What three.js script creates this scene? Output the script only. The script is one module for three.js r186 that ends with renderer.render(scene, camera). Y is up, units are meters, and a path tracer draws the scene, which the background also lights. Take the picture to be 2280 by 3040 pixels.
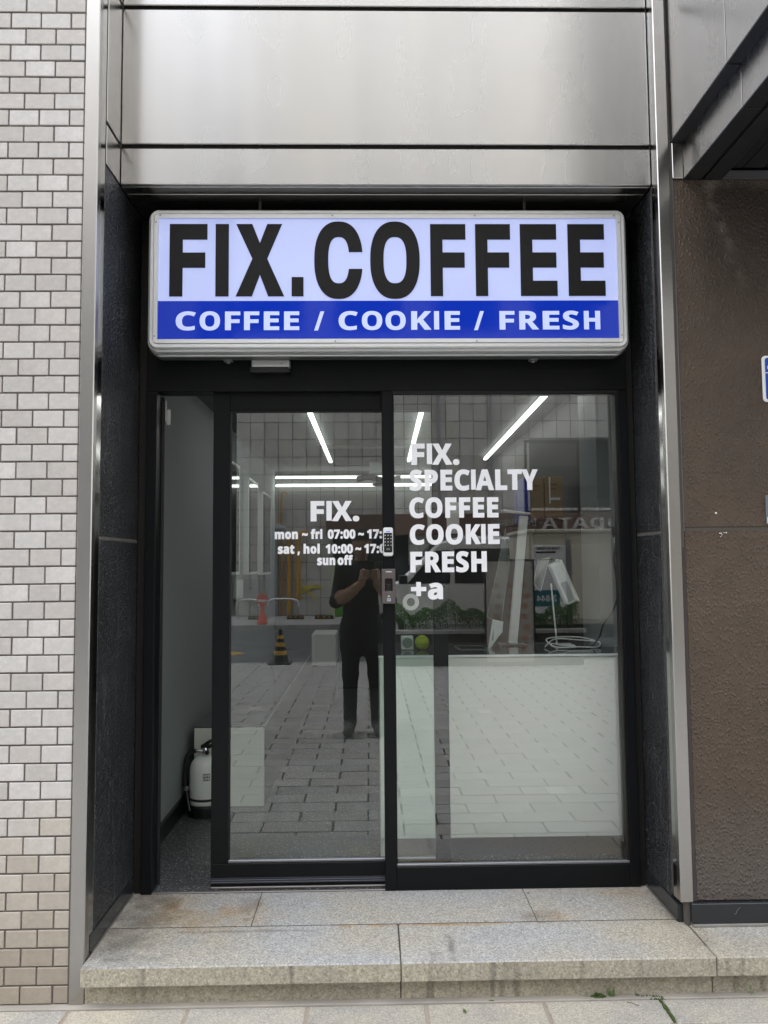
import * as THREE from 'three';
import { mergeGeometries } from 'three/addons/utils/BufferGeometryUtils.js';
import { RoundedBoxGeometry } from 'three/addons/geometries/RoundedBoxGeometry.js';
import { FontLoader } from 'three/addons/loaders/FontLoader.js';
import { TextGeometry } from 'three/addons/geometries/TextGeometry.js';
import { MarchingCubes } from 'three/addons/objects/MarchingCubes.js';
import { RectAreaLightUniformsLib } from 'three/addons/lights/RectAreaLightUniformsLib.js';

// ---------------------------------------------------------------- camera, sky, sun, exposure
const scene = new THREE.Scene();
const camera = new THREE.PerspectiveCamera(67.3, 0.75, 0.05, 400);
camera.position.set(0, 1.452, 2.66);
camera.rotation.order = 'YXZ';
camera.rotation.set(0.065705, -0.018971, -0.007967);

const SUN = new THREE.Vector3(0.25, 1.0, -0.95).normalize();   // behind the shop: the street front lies in shade
{
  const W = 512, H = 256, d = new Float32Array(W * H * 4), v = new THREE.Vector3();
  for (let j = 0; j < H; j++) for (let i = 0; i < W; i++) {
    const el = ((j + 0.5) / H - 0.5) * Math.PI, az = ((i + 0.5) / W - 0.5) * 2 * Math.PI;
    v.set(Math.cos(el) * Math.cos(az), Math.sin(el), Math.cos(el) * Math.sin(az));
    const up = Math.max(0, v.y), glow = Math.exp(-(1 - v.dot(SUN)) * 6) * 0.55;
    const k = 0.92 + 0.10 * up + glow, hz = Math.pow(1 - up, 4);          // bright, hazy, slightly blue overhead
    const o = (j * W + i) * 4;
    d[o] = k * (0.92 + 0.05 * hz); d[o + 1] = k * (0.955 + 0.03 * hz); d[o + 2] = k * (1.03 - 0.04 * hz); d[o + 3] = 1;
    if (v.y < 0) { d[o] = 0.25; d[o + 1] = 0.25; d[o + 2] = 0.25; }
  }
  const t = new THREE.DataTexture(d, W, H, THREE.RGBAFormat, THREE.FloatType);
  t.mapping = THREE.EquirectangularReflectionMapping; t.minFilter = t.magFilter = THREE.LinearFilter; t.needsUpdate = true;
  scene.background = t; scene.environment = t;
}
const sun = new THREE.DirectionalLight(new THREE.Color(1, 0.96, 0.91), 2.6);
sun.position.copy(SUN).multiplyScalar(80); sun.target.position.set(0, 0, 8); scene.add(sun, sun.target);
sun.castShadow = true; sun.shadow.mapSize.set(2048, 2048); sun.shadow.radius = 2;
Object.assign(sun.shadow.camera, { left: -45, right: 45, top: 45, bottom: -45, near: 1, far: 200 });

const renderer = new THREE.WebGLRenderer({ antialias: true });
renderer.toneMapping = THREE.LinearToneMapping;
renderer.toneMappingExposure = 3.8;
renderer.shadowMap.enabled = true;
RectAreaLightUniformsLib.init();

// ---------------------------------------------------------------- helpers
let seed = 7;
const rnd = () => { seed = (seed * 1664525 + 1013904223) >>> 0; return seed / 4294967296; };
const rr = (a, b) => a + (b - a) * rnd();
const names = new Map();
const numbered = (n) => { const k = names.get(n) ?? 0; names.set(n, k + 1); return k ? n + '_' + String(k).padStart(3, '0') : n; };
function tag(o, label, category, group) { o.userData.label = label; o.userData.category = category; if (group) o.userData.group = group; return o; }
function thing(name, label, category, group) { const o = new THREE.Group(); o.name = numbered(name); scene.add(o); return tag(o, label, category, group); }
function part(parent, name, geo, mat, label) {
  const m = new THREE.Mesh(Array.isArray(geo) ? (geo.length > 1 ? mergeGeometries(geo.map(flat)) : geo[0]) : geo, mat);
  m.name = name; m.castShadow = m.receiveShadow = true; parent.add(m); if (label) m.userData.label = label; return m;
}
function solo(name, geo, mat, label, category, group) { const m = part(scene, numbered(name), geo, mat); return tag(m, label, category, group); }
function struct(name, geo, mat) { const m = geo ? part(scene, numbered(name), geo, mat) : new THREE.Group(); if (!geo) { m.name = numbered(name); scene.add(m); } m.userData.kind = 'structure'; return m; }
function flat(g) { const q = g.index ? g.toNonIndexed() : g; for (const k of Object.keys(q.attributes)) if (!['position', 'normal', 'uv'].includes(k)) q.deleteAttribute(k); return q; }
// texture coordinates in metres from the place of each face
function uvm(g, ou = 0, ov = 0) {
  g = flat(g); const p = g.attributes.position, n = g.attributes.normal, uv = new Float32Array(p.count * 2);
  for (let i = 0; i < p.count; i++) {
    const ax = Math.abs(n.getX(i)), ay = Math.abs(n.getY(i)), az = Math.abs(n.getZ(i));
    let u, v; if (ay > ax && ay > az) { u = p.getX(i); v = -p.getZ(i); } else if (ax > az) { u = p.getZ(i); v = p.getY(i); } else { u = p.getX(i); v = p.getY(i); }
    uv[i * 2] = u + ou; uv[i * 2 + 1] = v + ov;
  }
  g.setAttribute('uv', new THREE.BufferAttribute(uv, 2)); return g;
}
// box with chamfered edges, 44 triangles
function cbox(x0, x1, y0, y1, z0, z1, c = 0.002) {
  const w = (x1 - x0) / 2, h = (y1 - y0) / 2, d = (z1 - z0) / 2; c = Math.min(c, w * 0.9, h * 0.9, d * 0.9);
  const P = [], tri = (a, b, q) => P.push(...a, ...b, ...q), quad = (a, b, q, e) => { tri(a, b, q); tri(a, q, e); };
  const V = (sx, sy, sz, ax) => [sx * (ax === 0 ? w : w - c), sy * (ax === 1 ? h : h - c), sz * (ax === 2 ? d : d - c)];
  const orient = (pts) => { // outward
    const a = new THREE.Vector3(...pts[0]), b = new THREE.Vector3(...pts[1]), q = new THREE.Vector3(...pts[2]);
    const n = b.clone().sub(a).cross(q.clone().sub(a)), m = new THREE.Vector3(); pts.forEach((p) => m.add(new THREE.Vector3(p[0] / w, p[1] / h, p[2] / d)));
    if (n.x / w * m.x + n.y / h * m.y + n.z / d * m.z < 0 && n.dot(m) < 0) pts.reverse(); else if (n.dot(m) < 0) pts.reverse();
    return pts;
  };
  for (const s of [-1, 1]) {
    quad(...orient([V(s, -1, -1, 0), V(s, 1, -1, 0), V(s, 1, 1, 0), V(s, -1, 1, 0)]));
    quad(...orient([V(-1, s, -1, 1), V(1, s, -1, 1), V(1, s, 1, 1), V(-1, s, 1, 1)]));
    quad(...orient([V(-1, -1, s, 2), V(1, -1, s, 2), V(1, 1, s, 2), V(-1, 1, s, 2)]));
  }
  for (const a of [-1, 1]) for (const b of [-1, 1]) {
    quad(...orient([V(a, b, -1, 0), V(a, b, 1, 0), V(a, b, 1, 1), V(a, b, -1, 1)]));
    quad(...orient([V(a, -1, b, 0), V(a, 1, b, 0), V(a, 1, b, 2), V(a, -1, b, 2)]));
    quad(...orient([V(-1, a, b, 1), V(1, a, b, 1), V(1, a, b, 2), V(-1, a, b, 2)]));
    for (const q of [-1, 1]) tri(...orient([V(a, b, q, 0), V(a, b, q, 1), V(a, b, q, 2)]));
  }
  const g = new THREE.BufferGeometry(); g.setAttribute('position', new THREE.Float32BufferAttribute(P, 3)); g.computeVertexNormals();
  g.translate((x0 + x1) / 2, (y0 + y1) / 2, (z0 + z1) / 2); return uvm(g);
}
const box = (x0, x1, y0, y1, z0, z1) => { const g = new THREE.BoxGeometry(x1 - x0, y1 - y0, z1 - z0); g.translate((x0 + x1) / 2, (y0 + y1) / 2, (z0 + z1) / 2); return uvm(g); };
const rbox = (x0, x1, y0, y1, z0, z1, r, s = 3) => { const g = new RoundedBoxGeometry(x1 - x0, y1 - y0, z1 - z0, s, r); g.translate((x0 + x1) / 2, (y0 + y1) / 2, (z0 + z1) / 2); return flat(g); };
const V3 = (a) => new THREE.Vector3(...a);
function tube(pts, r, seg = 40, rad = 10, closed = false) { return flat(new THREE.TubeGeometry(new THREE.CatmullRomCurve3(pts.map(V3), closed, 'centripetal'), seg, r, rad, closed)); }
function rod(a, b, r, r2 = r, rad = 16) {
  const A = V3(a), B = V3(b), d = B.clone().sub(A), g = new THREE.CylinderGeometry(r2, r, d.length(), rad);
  g.applyQuaternion(new THREE.Quaternion().setFromUnitVectors(new THREE.Vector3(0, 1, 0), d.clone().normalize())); g.translate(...A.add(B).multiplyScalar(0.5).toArray()); return flat(g);
}
function lathe(pts, seg = 32) { return flat(new THREE.LatheGeometry(pts.map((p) => new THREE.Vector2(...p)), seg)); }
function extrude(pts, z0, depth, bevel = 0, holes = []) { // outline in x, y
  const s = new THREE.Shape(pts.map((p) => new THREE.Vector2(...p))); for (const h of holes) s.holes.push(new THREE.Path(h.map((p) => new THREE.Vector2(...p))));
  const g = new THREE.ExtrudeGeometry(s, { depth: depth - 2 * bevel, bevelEnabled: bevel > 0, bevelThickness: bevel, bevelSize: bevel, bevelOffset: -bevel, bevelSegments: 1, curveSegments: 16 }); g.translate(0, 0, z0 + bevel); return flat(g);
}

// ---------------------------------------------------------------- noise and textures
function hash(x, y, s) { let h = Math.imul(x, 374761393) ^ Math.imul(y, 668265263) ^ Math.imul(s, 2147483647 ^ 0x5bd1e995); h = Math.imul(h ^ (h >>> 13), 1274126177); return ((h ^ (h >>> 16)) >>> 0) / 4294967296; }
const sm = (t) => t * t * (3 - 2 * t), clamp = (x, a = 0, b = 1) => Math.min(b, Math.max(a, x)), step = (a, b, x) => sm(clamp((x - a) / (b - a)));
function vn(x, y, px, py, s) { // value noise in [0, 1], repeating every px by py cells
  const xi = Math.floor(x), yi = Math.floor(y), fx = sm(x - xi), fy = sm(y - yi), m = (a, n) => ((a % n) + n) % n;
  const a = hash(m(xi, px), m(yi, py), s), b = hash(m(xi + 1, px), m(yi, py), s), c = hash(m(xi, px), m(yi + 1, py), s), d = hash(m(xi + 1, px), m(yi + 1, py), s);
  return a + (b - a) * fx + (c - a) * fy + (a - b - c + d) * fx * fy;
}
function fbm(u, v, n, o, s, ny = n) { let a = 0.5, t = 0, w = 0; for (let i = 0; i < o; i++) { t += a * vn(u * n, v * ny, n, ny, s + i); w += a; a *= 0.5; n *= 2; ny *= 2; } return t / w; }
const s8 = (x) => Math.round(255 * clamp(x <= 0.0031308 ? 12.92 * x : 1.055 * Math.pow(x, 1 / 2.4) - 0.055));
// fn(u, v, x, y) gives linear [r, g, b] (colour) or one number (data); the texture spans `size` metres
function tex(w, h, size, fn, color = true) {
  const d = new Uint8Array(w * h * 4);
  for (let y = 0; y < h; y++) for (let x = 0; x < w; x++) {
    const q = fn((x + 0.5) / w, (y + 0.5) / h, x, y), o = (y * w + x) * 4;
    if (color) { d[o] = s8(q[0]); d[o + 1] = s8(q[1]); d[o + 2] = s8(q[2]); } else d[o] = d[o + 1] = d[o + 2] = Math.round(255 * clamp(q));
    d[o + 3] = 255;
  }
  const t = new THREE.DataTexture(d, w, h); t.wrapS = t.wrapT = THREE.RepeatWrapping; t.magFilter = THREE.LinearFilter; t.minFilter = THREE.LinearMipmapLinearFilter; t.generateMipmaps = true;
  if (color) t.colorSpace = THREE.SRGBColorSpace; const [sx, sy] = Array.isArray(size) ? size : [size, size]; t.repeat.set(1 / sx, 1 / sy); t.needsUpdate = true; return t;
}
const mul = (c, k) => [c[0] * k, c[1] * k, c[2] * k], mix = (a, b, t) => [a[0] + (b[0] - a[0]) * t, a[1] + (b[1] - a[1]) * t, a[2] + (b[2] - a[2]) * t];
const lin = (r, g, b) => new THREE.Color().setRGB(r, g, b);
const std = (c, roughness = 0.6, more = {}) => new THREE.MeshStandardMaterial({ color: Array.isArray(c) ? lin(...c) : c, roughness, ...more });
const phys = (c, roughness = 0.6, more = {}) => new THREE.MeshPhysicalMaterial({ color: Array.isArray(c) ? lin(...c) : c, roughness, ...more });
// granite: grains of three tones
function grain(x, y, s, tones) { const h = hash(x, y, s), c = tones; return h < 0.22 ? c[0] : h < 0.72 ? c[1] : h < 0.93 ? c[2] : c[3]; }
function graniteAt(u, v, w, h, s, tones) { // grains about two pixels across, softened
  const a = grain(Math.floor(u * w / 2), Math.floor(v * h / 2), s, tones), b = grain(Math.floor(u * w / 3 + 7), Math.floor(v * h / 3 + 3), s + 5, tones), c = grain(Math.floor(u * w), Math.floor(v * h), s + 9, tones);
  return mul([a[0] + b[0] + c[0], a[1] + b[1] + c[1], a[2] + b[2] + c[2]], 1 / 3);
}

// ---------------------------------------------------------------- materials
const T = {};
const warm = [0.46, 0.41, 0.33], rust = [0.42, 0.24, 0.12];
const blob = (u, v, cx, cy, rx, ry, n) => clamp(1 - Math.hypot((u - cx) / rx, (v - cy) / ry) + n);
// top of the entrance step, 2.8 m by 0.7 m, u along x from -1.0, v = distance behind the nosing
T.stepTop = tex(2048, 512, [2.8, 0.7], (u, v) => {
  const X = u * 2.8 - 1.0, D = v * 0.7, n = fbm(u, v, 12, 4, 3, 4) - 0.5, n2 = fbm(u, v, 50, 3, 9, 14) - 0.5;
  let c = graniteAt(u, v, 1400, 350, 11, [[0.20, 0.20, 0.196], [0.39, 0.388, 0.376], [0.54, 0.537, 0.52], [0.72, 0.715, 0.695]]);
  c = mul(c, 0.94 + 0.25 * n);
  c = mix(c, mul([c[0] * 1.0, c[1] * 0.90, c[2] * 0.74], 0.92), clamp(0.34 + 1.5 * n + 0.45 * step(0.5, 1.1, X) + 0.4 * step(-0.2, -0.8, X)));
  const R = (x, d, rx, rd, k) => { c = mix(c, [c[0] * 0.96, c[1] * 0.76, c[2] * 0.54], k * clamp(blob(X, D, x, d, rx, rd, n2 * 1.2 + n))); };
  R(-0.56, 0.36, 0.30, 0.13, 0.9); R(-0.50, 0.42, 0.16, 0.09, 0.7); R(-0.75, 0.5, 0.2, 0.1, 0.5); R(0.33, 0.262, 0.30, 0.012, 0.95); R(0.23, 0.264, 0.10, 0.010, 0.9); R(0.55, 0.266, 0.16, 0.012, 0.7); R(0.70, 0.30, 0.06, 0.04, 0.8);
  R(0.98, 0.50, 0.2, 0.05, 0.55); R(0.64, 0.31, 0.10, 0.05, 0.45); R(-0.1, 0.262, 0.04, 0.012, 0.8); R(0.02, 0.262, 0.04, 0.010, 0.8);
  const dark = (x, d, rx, rd, k) => { c = mul(c, 1 - k * clamp(blob(X, D, x, d, rx, rd, n2 * 1.6))); };
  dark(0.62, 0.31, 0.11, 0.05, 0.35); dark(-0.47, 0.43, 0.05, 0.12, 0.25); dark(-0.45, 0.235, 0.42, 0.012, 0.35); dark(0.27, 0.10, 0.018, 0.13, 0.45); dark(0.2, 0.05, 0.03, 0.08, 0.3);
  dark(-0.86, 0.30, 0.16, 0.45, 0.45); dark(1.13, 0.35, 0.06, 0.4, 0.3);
  if (Math.hypot(X - 0.62, D - 0.515) < 0.005 || Math.hypot((X - 0.77), D - 0.44) < 0.004) c = mul(c, 0.25);
  return c;
});
T.stepFace = tex(1024, 128, [2.4, 0.3], (u, v) => {
  const n = fbm(u, v, 16, 4, 23, 3) - 0.5, st = fbm(u, v, 90, 2, 29, 1);
  let c = graniteAt(u, v, 1024, 128, 31, [[0.22, 0.21, 0.19], [0.40, 0.38, 0.34], [0.52, 0.505, 0.455], [0.64, 0.625, 0.575]]);
  c = [c[0] * 0.98, c[1] * 0.93, c[2] * 0.81]; c = mul(c, 0.95 + 0.5 * n);
  return mul(c, 1 - 0.40 * clamp((st - 0.66) * 5) - 0.22 * clamp((n - 0.1) * 4));
});
T.slab = tex(1024, 1024, 1.0, (u, v) => {
  const n = fbm(u, v, 7, 4, 43) - 0.5; let c = graniteAt(u, v, 640, 640, 41, [[0.22, 0.215, 0.20], [0.38, 0.37, 0.345], [0.50, 0.485, 0.455], [0.62, 0.61, 0.58]]);
  return mul([c[0], c[1] * (0.965 - 0.06 * n), c[2] * (0.90 - 0.22 * n)], 0.98 + 0.45 * n);
});
T.block = tex(512, 512, 0.8, (u, v) => { const n = fbm(u, v, 8, 4, 53) - 0.5, h = hash(Math.floor(u * 400), Math.floor(v * 400), 55); return mul([0.42, 0.41, 0.385], 0.8 + 0.35 * n + 0.4 * h); });
T.tile = tex(512, 512, 0.55, (u, v) => {
  const n = fbm(u, v, 10, 4, 61) - 0.5, m = fbm(u, v, 60, 2, 67) - 0.5, sp = hash(Math.floor(u * 512), Math.floor(v * 512), 71);
  return mul([0.545, 0.519, 0.492], 1 + 0.20 * n + 0.14 * m - (sp > 0.992 ? 0.25 : 0));
});
T.mortar = tex(256, 256, 0.4, (u, v) => mul([0.20, 0.172, 0.162], 0.75 + 0.5 * fbm(u, v, 30, 3, 73)));
T.steel = tex(1024, 512, [2.2, 1.1], (u, v) => {
  const a = fbm(u, v, 34, 2, 83, 2) - 0.5, b = fbm(u, v, 6, 4, 87, 3) - 0.5, f = fbm(u, v, 4, 3, 91, 256) - 0.5; return mul([0.425, 0.417, 0.408], 1 + 0.07 * a + 0.06 * b + 0.03 * f);
});
T.steelR = tex(1024, 512, [2.2, 1.1], (u, v) => { const a = fbm(u, v, 30, 2, 93, 2) - 0.5, b = fbm(u, v, 8, 4, 97, 4) - 0.5; return clamp(0.26 + 0.05 * a + 0.07 * b, 0.12, 0.5); }, false);
T.stain = T.steel;
T.blackStone = tex(1024, 1024, 1.0, (u, v) => {
  const n = fbm(u, v, 6, 4, 101) - 0.5, h = hash(Math.floor(u * 500), Math.floor(v * 500), 103), st = fbm(u, v, 60, 3, 105, 5);
  return mul([0.017, 0.018, 0.0195], 0.7 + 0.9 * n + (h > 0.9 ? 3.2 * h : 0) + (hash(Math.floor(u * 260), Math.floor(v * 210), 104) > 0.9 ? 4.5 : 0) + 2.2 * clamp((st - 0.62) * 4));
});
T.blackStoneB = tex(512, 512, 0.5, (u, v) => 0.5 * fbm(u, v, 70, 2, 107, 48) + 0.5 * fbm(u, v, 130, 2, 109), false);
T.stucco = tex(1024, 1024, 0.5, (u, v) => { // sprayed drops
  let t = 0; const N = 58, x = u * N, y = v * N, xi = Math.floor(x), yi = Math.floor(y);
  for (let j = -1; j < 2; j++) for (let i = -1; i < 2; i++) { const a = ((xi + i) % N + N) % N, b = ((yi + j) % N + N) % N, r = 0.25 + 0.5 * hash(a, b, 115); if (hash(a, b, 111) > 0.45) continue;
    const dx = x - (xi + i + hash(a, b, 112)), dy = (y - (yi + j + hash(a, b, 113))) * 0.75; t = Math.max(t, clamp(1 - Math.hypot(dx, dy) / r) ** 0.8 * (0.4 + 0.6 * hash(a, b, 117))); }
  return 0.15 + 0.65 * t + 0.2 * fbm(u, v, 40, 3, 119);
}, false);
T.brown = tex(768, 1024, [2.4, 3.0], (u, v) => { // painted wall: x = 2.4 u, y = 3 v
  const X = u * 2.4, Y = v * 3, n = fbm(u, v, 5, 5, 121, 6) - 0.5, f = fbm(u, v, 50, 2, 123, 62) - 0.5; let c = mul([0.077, 0.053, 0.036], 1 + 0.45 * n + 0.25 * f);
  const damp = step(2.15, 2.75, Y + 0.5 * n) * step(1.20, 1.34, X + 0.25 * (2.9 - Y) * 0.0 + 0.2 * n); c = mul(c, 1 - 0.5 * damp);
  const salt = clamp(1 - Math.abs(X - 1.335 - 0.25 * Math.max(0, 2.82 - Y) - 0.08 * n) / 0.035) * step(2.35, 2.85, Y) * clamp(0.5 + 3 * f + 1.5 * n); c = mix(c, [0.20, 0.175, 0.14], 0.6 * salt);
  const top = step(2.86, 2.905, Y + 0.05 * f) * clamp(0.6 + 2 * n + 2 * f) * step(1.27, 1.31, X); c = mix(c, [0.17, 0.155, 0.12], 0.5 * top);
  return mix(c, [0.088, 0.076, 0.068], 0.7 * step(0.65, 0.28, Y + 0.25 * n)); });
T.brownR = tex(256, 256, 1.3, (u, v) => 0.44 + 0.25 * fbm(u, v, 5, 4, 125), false);
T.terrazzo = tex(1024, 1024, 0.5, (u, v) => {
  const a = hash(Math.floor(u * 330 + 3 * fbm(u, v, 20, 2, 127)), Math.floor(v * 330), 131), b = hash(Math.floor(u * 130), Math.floor(v * 130), 133), n = fbm(u, v, 40, 2, 137);
  return mul([0.036, 0.038, 0.038], 0.3 + n + (a > 0.86 ? 4.2 * a : 0) + (b > 0.98 ? 14 : b > 0.91 ? 5 : 0));
});
T.plaster = tex(256, 256, 0.5, (u, v) => fbm(u, v, 50, 3, 141), false);
T.facade = tex(512, 512, 1.7, (u, v) => { const n = fbm(u, v, 5, 5, 151) - 0.5, f = fbm(u, v, 90, 2, 153) - 0.5; return mul([0.54, 0.53, 0.50], 1 + 0.22 * n + 0.2 * f); });
T.asphalt = tex(512, 512, 1.5, (u, v) => mul([0.095, 0.096, 0.10], 0.6 + 0.5 * hash(Math.floor(u * 512), Math.floor(v * 512), 161) + 0.5 * fbm(u, v, 6, 4, 163)));
T.concrete = tex(512, 512, 1.0, (u, v) => mul([0.34, 0.335, 0.32], 0.75 + 0.5 * fbm(u, v, 8, 5, 171)));
T.alu = tex(256, 256, 0.4, (u, v) => 0.34 + 0.12 * fbm(u, v, 3, 3, 181, 60), false);

const M = {
  tiles: [[1, 1, 1], [0.94, 0.935, 0.93], [1.07, 1.07, 1.08], [0.97, 0.945, 0.93], [0.90, 0.885, 0.87]].map((c) => phys(c, 0.34, { map: T.tile, bumpMap: T.plaster, bumpScale: 0.0003 })),
  tilesDirty: [[0.96, 0.93, 0.90], [0.88, 0.84, 0.78], [0.80, 0.745, 0.67], [0.72, 0.66, 0.575], [0.64, 0.575, 0.49]].map((c) => phys(c, 0.5, { map: T.tile })),
  mortar: std([1, 1, 1], 0.95, { map: T.mortar }),
  steel: phys([1, 1, 1], 1, { metalness: 1, map: T.steel, roughnessMap: T.steelR, anisotropy: 0.7, anisotropyRotation: Math.PI / 2 }),
  steelPost: phys([1.08, 1.06, 1.04], 1, { metalness: 1, map: T.steel, roughness: 0.27, anisotropy: 0.4, anisotropyRotation: Math.PI / 2 }),
  polished: phys([0.50, 0.50, 0.49], 0.14, { metalness: 1 }),
  black: phys([1, 1, 1], 0.30, { specularIntensity: 1, map: T.blackStone, bumpMap: T.blackStoneB, bumpScale: 0.010 }),
  blackSmooth: phys([0.022, 0.024, 0.027], 0.22),
  brown: phys([1, 1, 1], 1, { map: T.brown, roughnessMap: T.brownR, bumpMap: T.stucco, bumpScale: 0.0065 }),
  caulk: std([0.30, 0.275, 0.255], 0.9, { map: T.concrete }), caulkDark: std([0.055, 0.045, 0.042], 0.8), darkGap: std([0.012, 0.010, 0.009], 0.9),
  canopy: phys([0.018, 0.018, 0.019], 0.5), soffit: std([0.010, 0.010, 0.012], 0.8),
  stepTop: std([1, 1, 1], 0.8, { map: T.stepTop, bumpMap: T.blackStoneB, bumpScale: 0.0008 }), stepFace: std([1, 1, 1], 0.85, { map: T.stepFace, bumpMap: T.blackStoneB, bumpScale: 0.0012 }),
  slabs: [[1, 1, 1], [0.93, 0.925, 0.92], [1.05, 1.02, 0.97]].map((c) => std(c, 0.85, { map: T.slab, bumpMap: T.blackStoneB, bumpScale: 0.0012 })),
  blocks: [[1, 1, 1], [0.9, 0.9, 0.9], [1.08, 1.08, 1.06], [0.98, 0.96, 0.93]].map((c) => std(c, 0.8, { map: T.block })),
  bed: std([0.07, 0.066, 0.06], 0.95), mortarPale: std([1, 0.93, 0.85], 0.95, { map: T.concrete }), threshold: phys([0.22, 0.20, 0.19], 0.45, { metalness: 0.7 }), sand: std([0.33, 0.28, 0.22], 0.95),
  frame: phys([0.007, 0.0075, 0.0085], 0.40, { specularIntensity: 0.32, bumpMap: T.plaster, bumpScale: 0.00015 }), frameSide: phys([0.014, 0.0125, 0.0115], 0.45, { specularIntensity: 0.6 }), bead: phys([0.20, 0.20, 0.215], 0.4, { metalness: 0.6 }), gasket: std([0.008, 0.008, 0.009], 0.7),
  glass: phys([0.93, 0.97, 0.955], 0, { transmission: 1, thickness: 0, ior: 2.33 }),
  glass2: phys([0.86, 0.955, 0.915], 0, { transmission: 1, thickness: 0, ior: 2.25 }),
  acrylic: phys([0.93, 0.96, 0.95], 0.02, { transmission: 1, thickness: 0, ior: 1.6 }),
  vinyl: std([0.90, 0.90, 0.93], 0.55), alu: phys([0.74, 0.745, 0.75], 1, { metalness: 0.6, roughnessMap: T.alu }), aluDark: phys([0.30, 0.31, 0.31], 0.4, { metalness: 0.6 }),
  signFace: phys([0.36, 0.38, 0.46], 0.02, { emissive: lin(0.066, 0.080, 0.158), emissiveIntensity: 1 }),
  signBlue: phys([0.004, 0.018, 0.24], 0.06, { emissive: lin(0.000, 0.004, 0.062), emissiveIntensity: 1 }),
  signBlack: phys([0.008, 0.008, 0.0075], 0.45, { specularIntensity: 0.45, bumpMap: T.plaster, bumpScale: 0.0004 }),
  signWhite: phys([0.38, 0.40, 0.48], 0.2, { emissive: lin(0.076, 0.094, 0.165), emissiveIntensity: 1 }),
  led: std([0.9, 0.9, 0.9], 0.5, { emissive: lin(1, 1, 0.97), emissiveIntensity: 1.1 }),
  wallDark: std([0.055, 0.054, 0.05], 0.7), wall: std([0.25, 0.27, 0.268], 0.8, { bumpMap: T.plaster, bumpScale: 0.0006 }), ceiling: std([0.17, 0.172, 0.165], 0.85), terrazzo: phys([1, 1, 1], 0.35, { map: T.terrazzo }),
  counter: phys([0.70, 0.685, 0.63], 0.35), counterTop: phys([0.10, 0.105, 0.105], 0.07), white: phys([0.82, 0.83, 0.82], 0.35), cream: phys([0.78, 0.78, 0.74], 0.3), blackPlastic: phys([0.012, 0.012, 0.013], 0.3),
  chrome: phys([0.7, 0.7, 0.7], 0.15, { metalness: 1 }), taupe: phys([0.165, 0.145, 0.14], 0.32, { metalness: 0.5 }), facade: std([1, 1, 1], 0.8, { map: T.facade }),
  facades: [[1, 1, 1], [0.92, 0.92, 0.92], [1.06, 1.05, 1.03], [0.95, 0.93, 0.89]].map((c) => std(c, 0.75, { map: T.facade })),
  asphalt: std([1, 1, 1], 0.9, { map: T.asphalt }), concrete: std([1, 1, 1], 0.85, { map: T.concrete }), darkGlass: phys([0.02, 0.024, 0.026], 0.06), yellow: phys([0.50, 0.29, 0.03], 0.45), orangePipe: phys([0.50, 0.24, 0.04], 0.5),
};

// ---------------------------------------------------------------- our own building: the mass above and beside the shop
{
  const b = thing('office_building', 'grey office building that the coffee shop is set into', 'building');
  part(b, 'wall', [box(-26, -1.06, 0, 27, -14, -0.045), box(-1.06, 1.19, 3.05, 27, -14, -0.27), box(1.19, 26, 3.40, 27, -14, -0.21), box(1.75, 26, 0, 3.40, -14, -0.21), box(-1.06, 1.75, 0, 3.05, -14, -5.6)], M.facade);
}
// tile wall on the left
{
  const w = thing('tiled_wall', 'pale grey glazed tile wall in running bond left of the shop entrance', 'wall');
  part(w, 'mortar_bed', box(-3.2, -1.008, 0, 6, -0.045, -0.0065), M.mortar);
  const PX = 0.1068, PY = 0.06015, J = 0.0058, geo = {};
  const make = (wd) => geo[wd.toFixed(4)] ??= [0, 1, 2, 3].map((k) => { const g = cbox(-wd / 2, wd / 2, -(PY - J) / 2, (PY - J) / 2, -0.007, 0.0, 0.0016); const uv = g.attributes.uv; for (let i = 0; i < uv.count; i++) uv.setXY(i, uv.getX(i) + k * 0.137, uv.getY(i) + k * 0.211); return g; });
  const outside = [], X1 = -1.0085;
  for (let r = 0; r < 99; r++) {
    const y = 0.0045 + PY * (r + 0.5), odd = r % 2 === 0; let x1 = X1;
    for (let k = 0; k < 20; k++) {
      const wd = k === 0 && odd ? PX / 2 - J : PX - J, x0 = x1 - wd; if (x0 < -3.2) break;
      const dirt = clamp(1.0 - (y - 0.04) / 0.70 + rr(-0.12, 0.12));
      const m = dirt > 0.12 ? M.tilesDirty[Math.min(4, Math.floor((dirt - 0.12) / 0.88 * 5))] : M.tiles[Math.floor(rnd() * 5)];
      const g = make(wd)[Math.floor(rnd() * 4)], dx = (x0 + x1) / 2 + rr(-0.0006, 0.0006), dy = y + rr(-0.0007, 0.0007), dz = rr(-0.0006, 0.0004);
      if (r < 64 && k < (odd ? 4 : 3)) { const t = part(w, 'tile', g, m); t.position.set(dx, dy, dz); t.rotation.z = rr(-0.004, 0.004); }
      else outside.push(g.clone().translate(dx, dy, dz));
      x1 = x0 - J;
    }
  }
  part(w, 'tile_field', outside, M.tiles[0]).userData.kind = 'stuff';
}
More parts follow.
